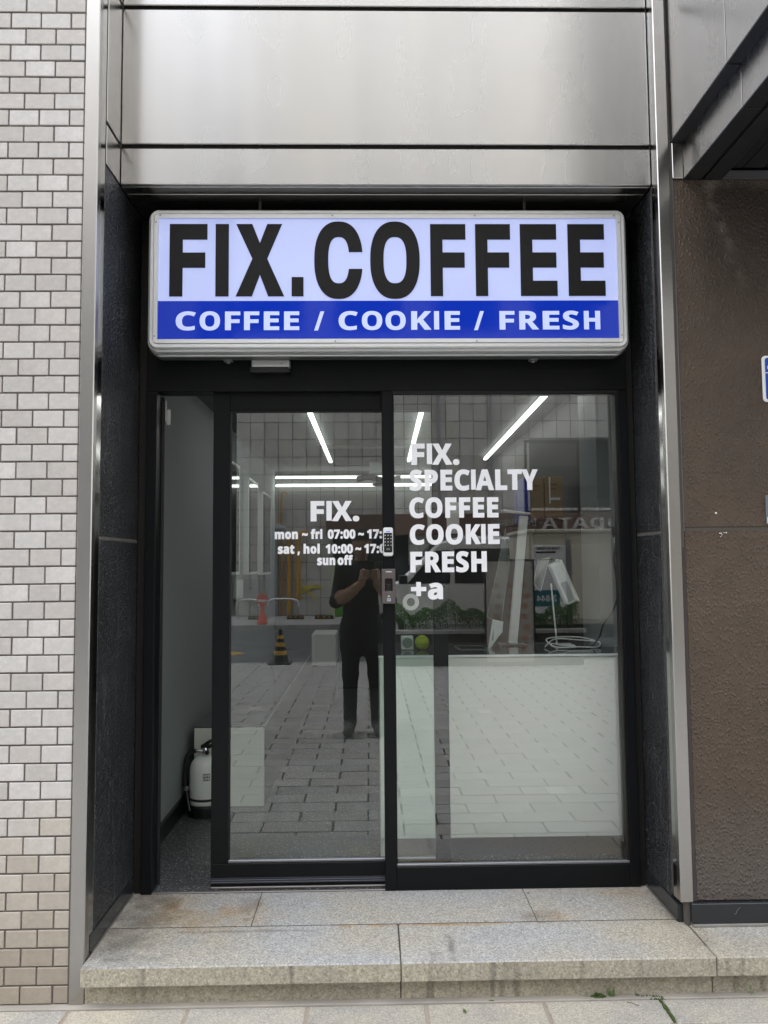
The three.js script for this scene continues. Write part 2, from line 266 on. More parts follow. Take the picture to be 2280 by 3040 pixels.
// steel trim posts
{
  const p = thing('steel_post', 'brushed steel trim post between the tile wall and the dark doorway', 'post');
  part(p, 'front_face', cbox(-1.0045, -0.9545, -0.004, 6, -0.03, 0.004, 0.003), M.steelPost);
  part(p, 'side_face', box(-0.9985, -0.9555, 0.0, 6, -0.074, -0.0305), M.polished);
  part(p, 'sealant', box(-1.0085, -1.0045, 0, 6, -0.02, -0.001), M.caulk);
  part(p, 'sealant', box(-0.9985, -0.957, 0.14, 2.914, -0.0795, -0.0745), M.caulk); part(p, 'sealant', box(-0.9985, -0.9575, 2.9145, 6, -0.0845, -0.0745), M.darkGap);
  const q = thing('steel_post', 'brushed steel trim post at the right edge of the doorway beside the brown wall', 'post');
  part(q, 'front_face', cbox(1.1125, 1.1595, 0.22, 6, -0.21, -0.1765, 0.003), M.steelPost);
  part(q, 'side_face', box(1.1135, 1.16, 0.22, 6, -0.243, -0.2105), M.polished);
  part(q, 'sealant', box(1.1145, 1.16, 0.22, 2.914, -0.262, -0.2445), M.caulkDark);
  part(q, 'sealant', box(1.1597, 1.172, 1.50, 6, -0.21, -0.187), M.caulk); part(q, 'sealant', box(1.1597, 1.174, 0.222, 1.50, -0.21, -0.186), M.caulkDark);
}
// steel cladding over the door
{
  const c = thing('steel_cladding', 'brushed stainless steel panels above the shop sign', 'cladding');
  const x0 = -0.9535, x1 = 1.1115;
  part(c, 'backing', box(x0, x1, 2.92, 6, -0.27, -0.252), M.darkGap);
  part(c, 'panel', cbox(x0, x1, 2.918, 3.0635, -0.252, -0.24, 0.003), M.steel);
  part(c, 'panel', cbox(x0, x1, 3.0805, 3.628, -0.252, -0.24, 0.003), M.steel);
  part(c, 'panel', cbox(x0, x1, 3.6445, 4.20, -0.252, -0.24, 0.003), M.steel);
  part(c, 'panel', cbox(x0, x1, 4.217, 5.9, -0.252, -0.24, 0.003), M.steel);
  for (const [a, b] of [[2.918, 3.066], [3.080, 3.63], [3.644, 4.2], [4.217, 5.9]]) part(c, 'return_panel', cbox(-0.985, -0.9538, a, b, -0.24, -0.085, 0.002), M.steelPost);
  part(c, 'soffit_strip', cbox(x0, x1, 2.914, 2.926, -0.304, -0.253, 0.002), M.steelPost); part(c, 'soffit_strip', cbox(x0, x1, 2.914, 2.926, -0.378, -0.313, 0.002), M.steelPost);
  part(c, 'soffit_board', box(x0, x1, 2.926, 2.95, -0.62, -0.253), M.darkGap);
}
// black stone reveals
function reveal(name, label, x, s, z0, z1, seamL, baseFront) {
  const r = thing(name, label, 'stone cladding'), a = s > 0 ? [x - 0.03, x] : [x, x + 0.03];
  part(r, 'stone_slab', cbox(...a, seamL + 0.006, 2.912, z0, z1, 0.002), M.black); part(r, 'stone_slab', cbox(...a, 0.205, seamL - 0.006, z0, z1, 0.002), M.black);
  part(r, 'joint', box(s > 0 ? x - 0.03 : x + 0.002, s > 0 ? x - 0.002 : x + 0.03, seamL - 0.006, seamL + 0.006, z0, z1), M.caulk);
  part(r, 'plinth', cbox(s > 0 ? x - 0.03 : x - 0.003, s > 0 ? x + 0.003 : x + 0.03, 0.1395, 0.2035, z0 + 0.002, baseFront, 0.002), M.blackSmooth);
  part(r, 'sealant', tube([[x + s * 0.004, 0.1425, z0 + 0.05], [x + s * 0.005, 0.142, (z0 + z1) / 2], [x + s * 0.004, 0.1425, baseFront - 0.01]], 0.0035, 12, 6), M.caulk);
  return r;
}
reveal('stone_reveal', 'black flamed granite reveal on the left side of the doorway', -0.956, 1, -0.575, -0.080, 1.548, -0.046);
reveal('stone_reveal', 'black flamed granite reveal on the right side of the doorway', 1.1135, -1, -0.575, -0.263, 1.559, -0.205);
// brown wall on the right
{
  const w = thing('brown_wall', 'dark brown textured painted wall right of the shop door', 'wall');
  part(w, 'wall_panel', cbox(1.1735, 3.4, 1.574, 2.914, -0.21, -0.186, 0.003), M.brown); part(w, 'wall_panel', cbox(1.1735, 3.4, 0.222, 1.562, -0.21, -0.186, 0.003), M.brown);
  part(w, 'joint', box(1.1735, 3.4, 1.562, 1.574, -0.21, -0.1905), M.caulk); part(w, 'edge_bead', box(1.172, 1.1745, 1.56, 2.914, -0.2, -0.1845), M.bead);
  part(w, 'plinth', cbox(1.148, 3.4, 0.150, 0.220, -0.21, -0.166, 0.002), M.blackSmooth); part(w, 'sealant', cbox(1.15, 3.4, 0.1395, 0.1495, -0.21, -0.162, 0.002), std([0.68, 0.66, 0.63], 0.8, { map: T.concrete }));
  part(w, 'corner_joint', box(1.131, 1.1475, 0.1395, 0.219, -0.225, -0.185), M.caulk);
  const chips = []; for (const [x, y, r] of [[1.295, 1.627, 0.0042], [1.306, 1.5515, 0.002], [1.311, 1.5515, 0.0026], [1.323, 1.5535, 0.002], [1.331, 1.5535, 0.003], [1.314, 1.545, 0.0017], [1.309, 1.539, 0.002], [1.315, 1.548, 0.0016]]) { const g = new THREE.SphereGeometry(r, 8, 6); g.scale(1, 0.8, 0.3); g.translate(x, y, -0.1855); chips.push(flat(g)); }
  part(w, 'paint_chip', chips, M.white, 'white paint chips by the joint');
  const scr = tube([[1.30, 0.182, -0.1655], [1.307, 0.187, -0.1655], [1.308, 0.193, -0.1655], [1.318, 0.203, -0.1655], [1.322, 0.208, -0.1655]], 0.0016, 16, 5); part(w, 'scratch', scr, M.caulk);
}
// canopy to the right
{
  const c = thing('steel_canopy', 'steel clad canopy with dark underside projecting over the pavement at upper right', 'canopy');
  const seam = 0.288, SG = 0.0025, Z1 = 0.95;
  for (const [a, b] of [[-0.185, seam - SG], [seam + SG, Z1]]) {
    part(c, 'upper_panel', cbox(1.168, 1.19, 3.062, 6, a, b, 0.0005), M.steel); part(c, 'lower_panel', cbox(1.2145, 1.23, 2.915, 3.10, Math.max(a, -0.183), b, 0.0005), M.steel);
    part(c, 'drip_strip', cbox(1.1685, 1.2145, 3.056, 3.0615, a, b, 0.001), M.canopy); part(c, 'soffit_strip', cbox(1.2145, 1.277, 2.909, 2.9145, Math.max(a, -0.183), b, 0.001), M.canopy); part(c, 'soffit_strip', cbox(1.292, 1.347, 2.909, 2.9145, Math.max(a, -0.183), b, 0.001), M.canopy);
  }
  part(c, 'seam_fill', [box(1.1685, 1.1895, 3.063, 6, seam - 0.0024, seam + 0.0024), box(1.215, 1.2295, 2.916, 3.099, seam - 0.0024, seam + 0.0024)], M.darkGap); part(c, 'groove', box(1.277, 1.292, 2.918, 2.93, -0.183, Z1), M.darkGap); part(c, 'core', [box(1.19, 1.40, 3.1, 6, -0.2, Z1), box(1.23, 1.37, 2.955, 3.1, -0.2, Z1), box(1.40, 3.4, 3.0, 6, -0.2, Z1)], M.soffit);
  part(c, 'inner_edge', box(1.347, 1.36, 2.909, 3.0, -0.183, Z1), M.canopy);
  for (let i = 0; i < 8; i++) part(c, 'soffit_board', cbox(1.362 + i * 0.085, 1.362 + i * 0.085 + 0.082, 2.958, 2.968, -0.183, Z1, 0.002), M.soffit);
  part(c, 'end_panel', cbox(1.172, 1.2135, 2.9145, 3.055, -0.205, -0.178, 0.002), M.steelPost); part(c, 'wall_trim', box(1.365, 3.4, 2.9145, 2.945, -0.205, -0.178), M.bead);
}
// signs on the brown wall, cut by the edge of the photograph
{
  const s = thing('number_plate', 'blue and white enamel plate on the brown wall at the right edge', 'sign');
  const sh = (x0, x1, y0, y1, r) => { const p = []; for (const [cx, cy, a] of [[x1 - r, y1 - r, 0], [x0 + r, y1 - r, 1], [x0 + r, y0 + r, 2], [x1 - r, y0 + r, 3]]) for (let k = 0; k <= 6; k++) { const t = (a + k / 6) * Math.PI / 2; p.push([cx + r * Math.cos(t), cy + r * Math.sin(t)]); } return p; };
  part(s, 'plate', extrude(sh(1.489, 1.77, 2.045, 2.222, 0.014), -0.186, 0.008, 0.0015), M.white);
  const blue = phys([0.012, 0.07, 0.36], 0.25);
  part(s, 'blue_field', extrude(sh(1.4985, 1.761, 2.054, 2.2135, 0.009), -0.1785, 0.0015), blue); part(s, 'white_line', box(1.4985, 1.761, 2.1545, 2.1575, -0.1775, -0.1762), M.white);
  part(s, 'digit', extrude(sh(1.507, 1.517, 2.169, 2.184, 0.0045), -0.1775, 0.0012, 0, [sh(1.5095, 1.5145, 2.1725, 2.1805, 0.002)]), M.white);
  const n = thing('notice_plate', 'grey and pale yellow notice plate on the brown wall below the blue plate', 'sign');
  part(n, 'plate', extrude(sh(1.483, 1.66, 1.583, 1.693, 0.006), -0.186, 0.006, 0.001), phys([0.16, 0.185, 0.21], 0.4)); part(n, 'lower_band', extrude(sh(1.4845, 1.659, 1.5845, 1.612, 0.005), -0.1805, 0.0012), phys([0.72, 0.72, 0.42], 0.5));
}
// step
{
  const s = thing('entrance_step', 'pale granite step with stained nosing below the shop door', 'step');
  const top = (x0, x1, z0, z1) => { const g = cbox(x0, x1, 0.112, 0.1395, z0, z1, 0.0015); const p = g.attributes.position, uv = g.attributes.uv; for (let i = 0; i < p.count; i++) uv.setXY(i, p.getX(i) + 1.0, 0.04 - p.getZ(i)); return g; };
  const slab = (x0, x1) => { const g = cbox(x0, x1, 0.0755, 0.1395, -0.232, 0.042, 0.004), p = g.attributes.position, n = g.attributes.normal, uv = g.attributes.uv; const G = [[], []];
    for (let i = 0; i < p.count; i += 3) G[n.getY(i) > 0.5 ? 0 : 1].push(i, i + 1, i + 2);
    return G.map((ix, k) => { const q = new THREE.BufferGeometry(); for (const a of ['position', 'normal', 'uv']) { const A = g.attributes[a], d = new Float32Array(ix.length * A.itemSize); ix.forEach((v, j) => { for (let e = 0; e < A.itemSize; e++) d[j * A.itemSize + e] = A.getComponent(v, e); }); q.setAttribute(a, new THREE.BufferAttribute(d, A.itemSize)); }
      if (k === 0) { const P = q.attributes.position, U = q.attributes.uv; for (let i = 0; i < P.count; i++) U.setXY(i, P.getX(i) + 1.0, 0.042 - P.getZ(i)); } return q; }); };
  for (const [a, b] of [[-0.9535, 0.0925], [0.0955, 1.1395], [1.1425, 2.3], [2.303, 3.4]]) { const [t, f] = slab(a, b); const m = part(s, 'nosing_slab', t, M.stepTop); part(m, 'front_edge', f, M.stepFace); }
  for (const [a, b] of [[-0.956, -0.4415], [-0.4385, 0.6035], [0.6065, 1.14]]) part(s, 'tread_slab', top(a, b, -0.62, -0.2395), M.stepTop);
  for (const [a, b] of [[-0.9535, 0.0925], [0.0955, 1.1395], [1.1425, 2.3], [2.303, 3.4]]) part(s, 'riser', cbox(a, b, 0.0, 0.0755, -0.04, 0.0, 0.003), M.stepFace);
  part(s, 'joint_fill', box(-0.95, 3.4, 0.0, 0.1365, -0.6, -0.045), M.caulkDark);
}

// ---------------------------------------------------------------- lettering
const font = await new FontLoader().loadAsync('fonts/droid/droid_sans_bold.typeface.json');
const capOf = (() => { const g = new TextGeometry('H', { font, size: 1, depth: 0.1, curveSegments: 3 }); g.computeBoundingBox(); return g.boundingBox.max.y; })();
// text whose ink runs from x0 to x1, capitals `cap` high, standing on y0, fat = extra stroke in units of the capital height
function text(str, x0, x1, y0, cap, z, depth, fat = 0.02) {
  const f = fat * capOf, res = font.data.resolution, out = []; let pen = 0;
  for (const ch of str) {
    const adv = (font.data.glyphs[ch] ?? font.data.glyphs['?']).ha / res;
    if (ch === 'I') { out.push(box(pen + 0.075 - f, pen + 0.255 + f, 0, capOf + f, 0, 0.108)); pen += 0.33; continue; } // a plain bar, without feet
    if (ch !== ' ') { const g = new TextGeometry(ch, { font, size: 1, depth: 0.1, curveSegments: 8, bevelEnabled: fat > 0, bevelThickness: 0.004, bevelSize: f, bevelOffset: 0, bevelSegments: 1 }); g.translate(pen, 0, 0.004); out.push(flat(g)); }
    pen += adv + 0.02;
  }
  const g = out.length > 1 ? mergeGeometries(out) : out[0]; g.computeBoundingBox();
  const b = g.boundingBox, sy = cap / (capOf + f), sx = x1 === null ? sy : (x1 - x0) / (b.max.x - b.min.x), dz = b.max.z - b.min.z;
  g.translate(-b.min.x, 0, -b.min.z); g.scale(sx, sy, depth / dz); g.translate(x0, y0, z); return g;
}
// upright strokes [x0, y0, x1, y1] in a unit square, drawn as flat bars
function strokes(list, x, y, w, h, t, z, d) { return list.map(([a, b, c, e]) => { const p = [x + a * w, y + b * h], q = [x + c * w, y + e * h], L = Math.hypot(q[0] - p[0], q[1] - p[1]), g = box(-L / 2 - t / 2, L / 2 + t / 2, -t / 2, t / 2, 0, d); g.rotateZ(Math.atan2(q[1] - p[1], q[0] - p[0])); g.translate((p[0] + q[0]) / 2, (p[1] + q[1]) / 2, z); return g; }); }
const ell = (cx, cy, rx, ry, pw = 2, n = 56) => Array.from({ length: n }, (_, i) => { const a = i / n * 2 * Math.PI, c = Math.cos(a), s = Math.sin(a); return [cx + rx * Math.sign(c) * Math.abs(c) ** (2 / pw), cy + ry * Math.sign(s) * Math.abs(s) ** (2 / pw)]; });

// ---------------------------------------------------------------- door frame and fixed pane
{
  const f = thing('door_frame', 'black aluminium door frame with the fixed glass pane on its right half', 'door frame');
  part(f, 'side_strip', cbox(-0.9545, -0.9215, 0.14, 2.9, -0.56, -0.522, 0.002), M.frameSide); part(f, 'side_strip', cbox(1.084, 1.112, 0.14, 2.9, -0.56, -0.522, 0.002), M.frameSide);
  part(f, 'jamb', cbox(-0.921, -0.878, 0.14, 2.167, -0.60, -0.51, 0.002), M.frame); part(f, 'jamb', cbox(1.0435, 1.0835, 0.1405, 2.167, -0.60, -0.51, 0.002), M.frame);
  part(f, 'inner_rail', box(-0.8775, -0.868, 0.15, 2.16, -0.60, -0.585), M.gasket);
  part(f, 'header', cbox(-0.921, 1.0835, 2.1675, 2.60, -0.60, -0.51, 0.002), M.frame); part(f, 'upper_board', box(-0.9545, 1.112, 2.601, 2.924, -0.60, -0.53), M.frame);
  part(f, 'mullion', cbox(0.0535, 0.1, 0.1405, 2.167, -0.535, -0.5105, 0.0015), M.frame);
  part(f, 'bottom_rail', cbox(0.1003, 1.0433, 0.1405, 0.2315, -0.56, -0.511, 0.002), M.frame); part(f, 'top_rail', cbox(0.1003, 1.0433, 2.1525, 2.167, -0.56, -0.512, 0.001), M.gasket);
  part(f, 'sill_bead', cbox(0.1003, 1.0433, 0.232, 0.2435, -0.53, -0.513, 0.003), M.bead); part(f, 'side_bead', cbox(1.033, 1.0433, 0.2437, 2.152, -0.53, -0.515, 0.002), M.frameSide); part(f, 'side_bead', cbox(0.1003, 0.1045, 0.2437, 2.152, -0.53, -0.516, 0.001), M.gasket);
  const pane = part(f, 'glass_pane', (() => { const g = new THREE.PlaneGeometry(0.9285, 1.9085); g.translate(0.56875, 1.19795, -0.522); return g; })(), M.glass);
  const lines = [['FIX.', 0.176, 0.378, 1.861, 0.087], ['SPECIALTY', 0.168, 0.706, 1.753, 0.0845], ['COFFEE', 0.166, 0.538, 1.639, 0.082], ['COOKIE', 0.167, 0.541, 1.528, 0.081], ['FRESH', 0.168, 0.486, 1.413, 0.083], ['+a', 0.169, 0.302, 1.302, 0.083]];
  const k = (2.66 + 0.520) / (2.66 + 0.53), K = (x) => x * k, KY = (y) => 1.452 + (y - 1.452) * k;
  for (const [s, a, b, y, c] of lines) part(f, 'lettering', text(s, K(a), K(b), KY(y), c * k, -0.5215, 0.0012, 0.035), M.vinyl);
  part(f, 'tape_ring', (() => { const g = new THREE.RingGeometry(0.017, 0.034, 40); g.translate(0.168, 1.289, -0.5238); return g; })(), phys([0.75, 0.75, 0.70], 0.6, { transmission: 0.45, thickness: 0 }));
}
// sliding door, half open
{
  const d = thing('sliding_door', 'black framed glass sliding door standing partly open with opening hours on it', 'door');
  const zf = -0.54, zb = -0.575;
  part(d, 'stile', cbox(-0.650, -0.582, 0.245, 2.18, zb, zf, 0.002), M.frame); part(d, 'stile', cbox(0.262, 0.322, 0.245, 2.18, zb, zf, 0.002), M.frame);
  part(d, 'top_rail', cbox(-0.5815, 0.2615, 2.092, 2.18, zb, zf - 0.001, 0.002), M.frame); part(d, 'bottom_rail', cbox(-0.650, 0.322, 0.190, 0.2445, zb, zf - 0.0005, 0.002), M.frame);
  part(d, 'glazing_bead', cbox(-0.5815, 0.2615, 0.2447, 0.2565, zb + 0.01, zf - 0.004, 0.003), M.bead); part(d, 'glazing_bead', cbox(-0.5815, -0.576, 0.2567, 2.0865, zb + 0.01, zf - 0.005, 0.001), M.gasket); part(d, 'glazing_bead', cbox(-0.5755, 0.2615, 2.0867, 2.0918, zb + 0.01, zf - 0.005, 0.001), M.gasket);
  for (let i = 0; i < 3; i++) part(d, 'skirt_groove', cbox(-0.650, 0.322, 0.1665 + i * 0.0076, 0.1735 + i * 0.0076, zb, zf + 0.0015 - i * 0.002, 0.0015), phys([0.03, 0.034, 0.045], 0.35));
  part(d, 'skirt', cbox(-0.650, 0.322, 0.149, 0.166, zb, zf - 0.006, 0.002), M.frame); part(d, 'bottom_strip', cbox(-0.650, 0.322, 0.1455, 0.1545, zf - 0.006, zf + 0.004, 0.002), M.threshold);
  part(d, 'glass_pane', (() => { const g = new THREE.PlaneGeometry(0.843, 1.835); g.translate(-0.16, 1.1742, -0.557); return g; })(), M.glass2);
  const k = (2.66 + 0.556) / 3.26, q = (px) => (-0.401 + (px - 578) * 0.000478) * k, KY = (y) => 1.452 + (y - 1.452) * k;
  const W = (s, a, b, y, cap, fat = 0.05) => part(d, 'lettering', text(s, q(a), q(b), KY(y), cap * k, -0.5562, 0.0012, fat), M.vinyl);
  W('FIX.', 895, 1327, 1.6315, 0.0835, 0.035);
  W('mon', 578, 783, 1.556, 0.038); W('~', 818, 870, 1.5545, 0.040); W('fri', 895, 1000, 1.556, 0.038); W('07:00', 1046, 1292, 1.556, 0.0375); W('~', 1315, 1368, 1.5545, 0.040); W('17:00', 1392, 1640, 1.556, 0.0375);
  W('sat', 605, 752, 1.494, 0.038); W(',', 778, 800, 1.494, 0.038); W('hol', 832, 976, 1.494, 0.038); W('10:00', 1026, 1269, 1.494, 0.0375); W('~', 1290, 1343, 1.4925, 0.040); W('17:00', 1366, 1612, 1.494, 0.0375);
  W('sun', 952, 1112, 1.445, 0.038); W('off', 1133, 1268, 1.445, 0.038);
}
struct('threshold', cbox(-0.878, 0.0535, 0.1397, 0.1455, -0.527, -0.514, 0.002), M.threshold);
solo('door_guide_clip', [cbox(-0.866, -0.848, 2.045, 2.115, -0.62, -0.606, 0.004), cbox(-0.868, -0.864, 2.06, 2.15, -0.615, -0.602, 0.001)], phys([0.42, 0.43, 0.42], 0.4), 'small pale plastic clip at the upper left corner of the door opening', 'clip');
// keypad
{
  const k = thing('door_keypad', 'white door keypad with black glossy buttons panel on the door mullion', 'keypad');
  const cx = 0.0757, rb = (x0, x1, y0, y1, r) => { const p = []; for (const [a, b, q] of [[x1 - r, y1 - r, 0], [x0 + r, y1 - r, 1], [x0 + r, y0 + r, 2], [x1 - r, y0 + r, 3]]) for (let i = 0; i <= 6; i++) { const t = (q + i / 6) * Math.PI / 2; p.push([a + r * Math.cos(t), b + r * Math.sin(t)]); } return p; };
  part(k, 'housing', extrude(rb(cx - 0.0205, cx + 0.0205, 1.478, 1.596, 0.009), -0.5105, 0.018, 0.004), M.white); part(k, 'touch_panel', extrude(rb(cx - 0.0172, cx + 0.0172, 1.4935, 1.574, 0.005), -0.4928, 0.0016), M.blackPlastic);
  part(k, 'status_strip', cbox(cx - 0.008, cx + 0.008, 1.5775, 1.581, -0.4928, -0.4918, 0.0008), phys([0.12, 0.16, 0.6], 0.3, { emissive: lin(0.03, 0.05, 0.25) }));
  for (let r = 0; r < 4; r++) for (let c = 0; c < 3; c++) part(k, 'button', (() => { const g = new THREE.CircleGeometry(0.0021, 10); g.translate(cx + (c - 1) * 0.0122, 1.5635 - r * 0.0135, -0.4910); return g; })(), M.white);
  part(k, 'card_symbol', extrude(rb(cx - 0.007, cx + 0.007, 1.5035, 1.5095, 0.0028), -0.4912, 0.0006, 0, [rb(cx - 0.0055, cx + 0.0055, 1.505, 1.508, 0.0014)]), phys([0.4, 0.4, 0.4], 0.4));
  const f = thing('fingerprint_reader', 'taupe metal fingerprint reader below the white keypad on the door mullion', 'door lock');
  part(f, 'housing', extrude([[0.048, 1.285], [0.104, 1.285], [0.104, 1.426], [0.048, 1.426]], -0.5105, 0.026, 0.002, [rb(0.0615, 0.0925, 1.333, 1.387, 0.005)]), M.taupe);
  part(f, 'recess', box(0.0605, 0.0935, 1.332, 1.388, -0.5104, -0.4995), M.blackPlastic); part(f, 'sensor', cbox(0.064, 0.090, 1.338, 1.364, -0.4994, -0.487, 0.003), M.blackPlastic); part(f, 'sensor_rim', cbox(0.065, 0.089, 1.334, 1.3375, -0.4994, -0.486, 0.001), M.chrome);
  part(f, 'light_slot', cbox(0.065, 0.089, 1.413, 1.416, -0.4848, -0.4838, 0.0008), M.white); part(f, 'bell_mark', [...strokes([[0.1, 0.3, 0.9, 0.3], [0.2, 0.45, 0.8, 0.45], [0.3, 0.45, 0.35, 0.8], [0.7, 0.45, 0.65, 0.8], [0.35, 0.8, 0.65, 0.8]], 0.0695, 1.309, 0.014, 0.013, 0.0011, -0.4846, 0.0006)], M.white);
  part(f, 'badge', cbox(0.0695, 0.0845, 1.2955, 1.3065, -0.4848, -0.4842, 0.0004), phys([0.55, 0.62, 0.72], 0.4)); part(f, 'badge_lettering', text('ADT', 0.0708, 0.0832, 1.2985, 0.0052, -0.4842, 0.0005, 0.02), phys([0.02, 0.05, 0.15], 0.4));
}
// door sensor
{
  const s = thing('door_sensor', 'silver motion sensor box on the door header below the sign', 'sensor');
  part(s, 'housing', rbox(-0.482, -0.325, 2.259, 2.291, -0.51, -0.468, 0.007, 3), phys([0.62, 0.62, 0.61], 0.3, { metalness: 0.4 })); part(s, 'lens_cover', (() => { const g = extrude([[-0.487, 2.2375], [-0.3235, 2.2375], [-0.3225, 2.2425], [-0.331, 2.2588], [-0.487, 2.2588]], -0.5095, 0.043, 0.002); return g; })(), M.blackPlastic);
  part(s, 'maker_mark', [box(-0.366, -0.354, 2.2735, 2.2755, -0.4682, -0.4672), box(-0.366, -0.354, 2.2705, 2.2712, -0.4682, -0.4672)], M.aluDark);
}
// ---------------------------------------------------------------- shop sign
{
  const s = thing('shop_sign', 'backlit shop sign with large black letters over a blue band', 'sign');
  const X0 = -0.833, X1 = 1.002, Y0 = 2.334, Y1 = 2.829, ZF = -0.33;
  part(s, 'case', rbox(X0 - 0.0455, X1 + 0.0455, Y0 - 0.0455, Y1 + 0.0455, -0.505, -0.36, 0.04, 4), phys([0.13, 0.14, 0.135], 0.4, { metalness: 0.4 }));
  part(s, 'face', box(X0, X1, 2.4925, Y1, -0.350, ZF - 0.009), M.signFace); part(s, 'blue_band', box(X0, X1, Y0, 2.492, -0.350, ZF - 0.0085), M.signBlue);
  // frame profile swept round the face: [outward, z]
  const prof = [[-0.002, ZF - 0.010], [-0.002, ZF], [0.0135, ZF], [0.0140, ZF - 0.008], [0.0165, ZF - 0.008], [0.0170, ZF - 0.003], [0.0285, ZF - 0.003], [0.033, ZF - 0.008], [0.0345, ZF - 0.018], [0.0300, ZF - 0.019], [0.0300, ZF - 0.024], [0.0415, ZF - 0.027], [0.0455, ZF - 0.045], [0.0460, ZF - 0.058], [0.0425, ZF - 0.060], [0.0425, ZF - 0.064], [0.0485, ZF - 0.067], [0.0495, ZF - 0.078], [0.036, ZF - 0.080]];
  const sweep = (frames) => { // frames: [[x, y, nx, ny], ...]; the profile is set out along (nx, ny)
    const P = []; for (let i = 0; i + 1 < frames.length; i++) for (let j = 0; j + 1 < prof.length; j++) { const at = (f, q) => [f[0] + f[2] * q[0], f[1] + f[3] * q[0], q[1]];
      const a = at(frames[i], prof[j]), b = at(frames[i + 1], prof[j]), c = at(frames[i + 1], prof[j + 1]), e = at(frames[i], prof[j + 1]); P.push(...a, ...c, ...b, ...a, ...e, ...c); }
    const g = new THREE.BufferGeometry(); g.setAttribute('position', new THREE.Float32BufferAttribute(P, 3)); g.computeVertexNormals(); return uvm(g); };
  const ci = 0.002; // corner pieces begin a little inside the corner
  part(s, 'frame_rail', sweep([[X1 - ci, Y1, 0, 1], [X0 + ci, Y1, 0, 1]]), M.alu); part(s, 'frame_rail', sweep([[X0 + ci, Y0, 0, -1], [X1 - ci, Y0, 0, -1]]), M.alu);
  part(s, 'frame_rail', sweep([[X0, Y1 - ci, -1, 0], [X0, Y0 + ci, -1, 0]]), M.alu); part(s, 'frame_rail', sweep([[X1, Y0 + ci, 1, 0], [X1, Y1 - ci, 1, 0]]), M.alu);
  const capM = phys([0.80, 0.80, 0.79], 0.3, { metalness: 0.3 });
  for (const [cx, cy, a0] of [[X1, Y1, 0], [X0, Y1, 1], [X0, Y0, 2], [X1, Y0, 3]]) {
    const fr = [], sx = a0 === 0 || a0 === 3 ? 1 : -1, sy = a0 < 2 ? 1 : -1;
    const A = { 0: [[cx, cy - ci, 1, 0], [cx - ci, cy, 0, 1]], 1: [[cx + ci, cy, 0, 1], [cx, cy - ci, -1, 0]], 2: [[cx, cy + ci, -1, 0], [cx + ci, cy, 0, -1]], 3: [[cx - ci, cy, 0, -1], [cx, cy + ci, 1, 0]] }[a0];
    fr.push(A[0]); for (let k = 0; k <= 10; k++) { const t = (a0 + k / 10) * Math.PI / 2; fr.push([cx - sx * ci + ci * Math.cos(t) * 1, cy - sy * ci + ci * Math.sin(t) * 1, Math.cos(t), Math.sin(t)]); } fr.push(A[1]);
    part(s, 'corner_cap', sweep(fr), capM);
  }
  const scr = []; for (const [x, y] of [[X0 + 0.01, Y1 + 0.008], [-0.14, Y1 + 0.008], [0.43, Y1 + 0.008], [X1 - 0.012, Y1 + 0.008], [X0 - 0.008, Y1 - 0.02], [X1 + 0.008, Y1 - 0.02], [X0 - 0.008, Y0 + 0.015], [X1 + 0.008, Y0 + 0.015], [-0.13, Y0 - 0.008], [0.43, Y0 - 0.008]]) { const g = new THREE.SphereGeometry(0.0032, 10, 6); g.scale(1, 1, 0.5); g.translate(x, y, ZF + 0.0005); scr.push(g); }
  for (const g of scr) part(s, 'screw', flat(g), M.aluDark);
  for (const x of [-0.438, 0.644]) part(s, 'hanger', cbox(x - 0.006, x + 0.006, 2.862, 2.926, -0.404, -0.398, 0.001), M.caulk);
  for (const x of [-0.579, 0.686]) part(s, 'clip', [cbox(x - 0.018, x + 0.018, 2.2865, 2.2915, -0.50, -0.46, 0.001), cbox(x - 0.008, x + 0.008, 2.279, 2.287, -0.495, -0.475, 0.002)], M.aluDark);
  // big letters
  const ZL = ZF - 0.0088, D = 0.0035, T0 = 2.8045, B0 = 2.510, big = (pts, holes = []) => part(s, 'letter', extrude(pts, ZL, D, 0.0006, holes), M.signBlack);
  const Fl = (x0, x1, xs, xm) => big([[x0, B0], [xs, B0], [xs, 2.626], [xm, 2.626], [xm, 2.688], [xs, 2.688], [xs, 2.741], [x1, 2.741], [x1, T0], [x0, T0]]);
  const El = (x0, x1, xs, xm) => big([[x0, B0], [x1 + 0.001, B0], [x1 + 0.001, 2.572], [xs, 2.572], [xs, 2.626], [xm, 2.626], [xm, 2.688], [xs, 2.688], [xs, 2.741], [x1, 2.741], [x1, T0], [x0, T0]]);
  Fl(-0.787, -0.6375, -0.735, -0.6455); big([[-0.605, B0], [-0.5525, B0], [-0.5525, T0], [-0.605, T0]]);
  big([[-0.5245, B0], [-0.4605, B0], [-0.429, 2.597], [-0.396, B0], [-0.3325, B0], [-0.400, 2.663], [-0.341, T0], [-0.400, T0], [-0.429, 2.727], [-0.4595, T0], [-0.5235, T0], [-0.459, 2.663]]);
  big([[-0.303, B0], [-0.256, B0], [-0.256, 2.588], [-0.303, 2.588]]);
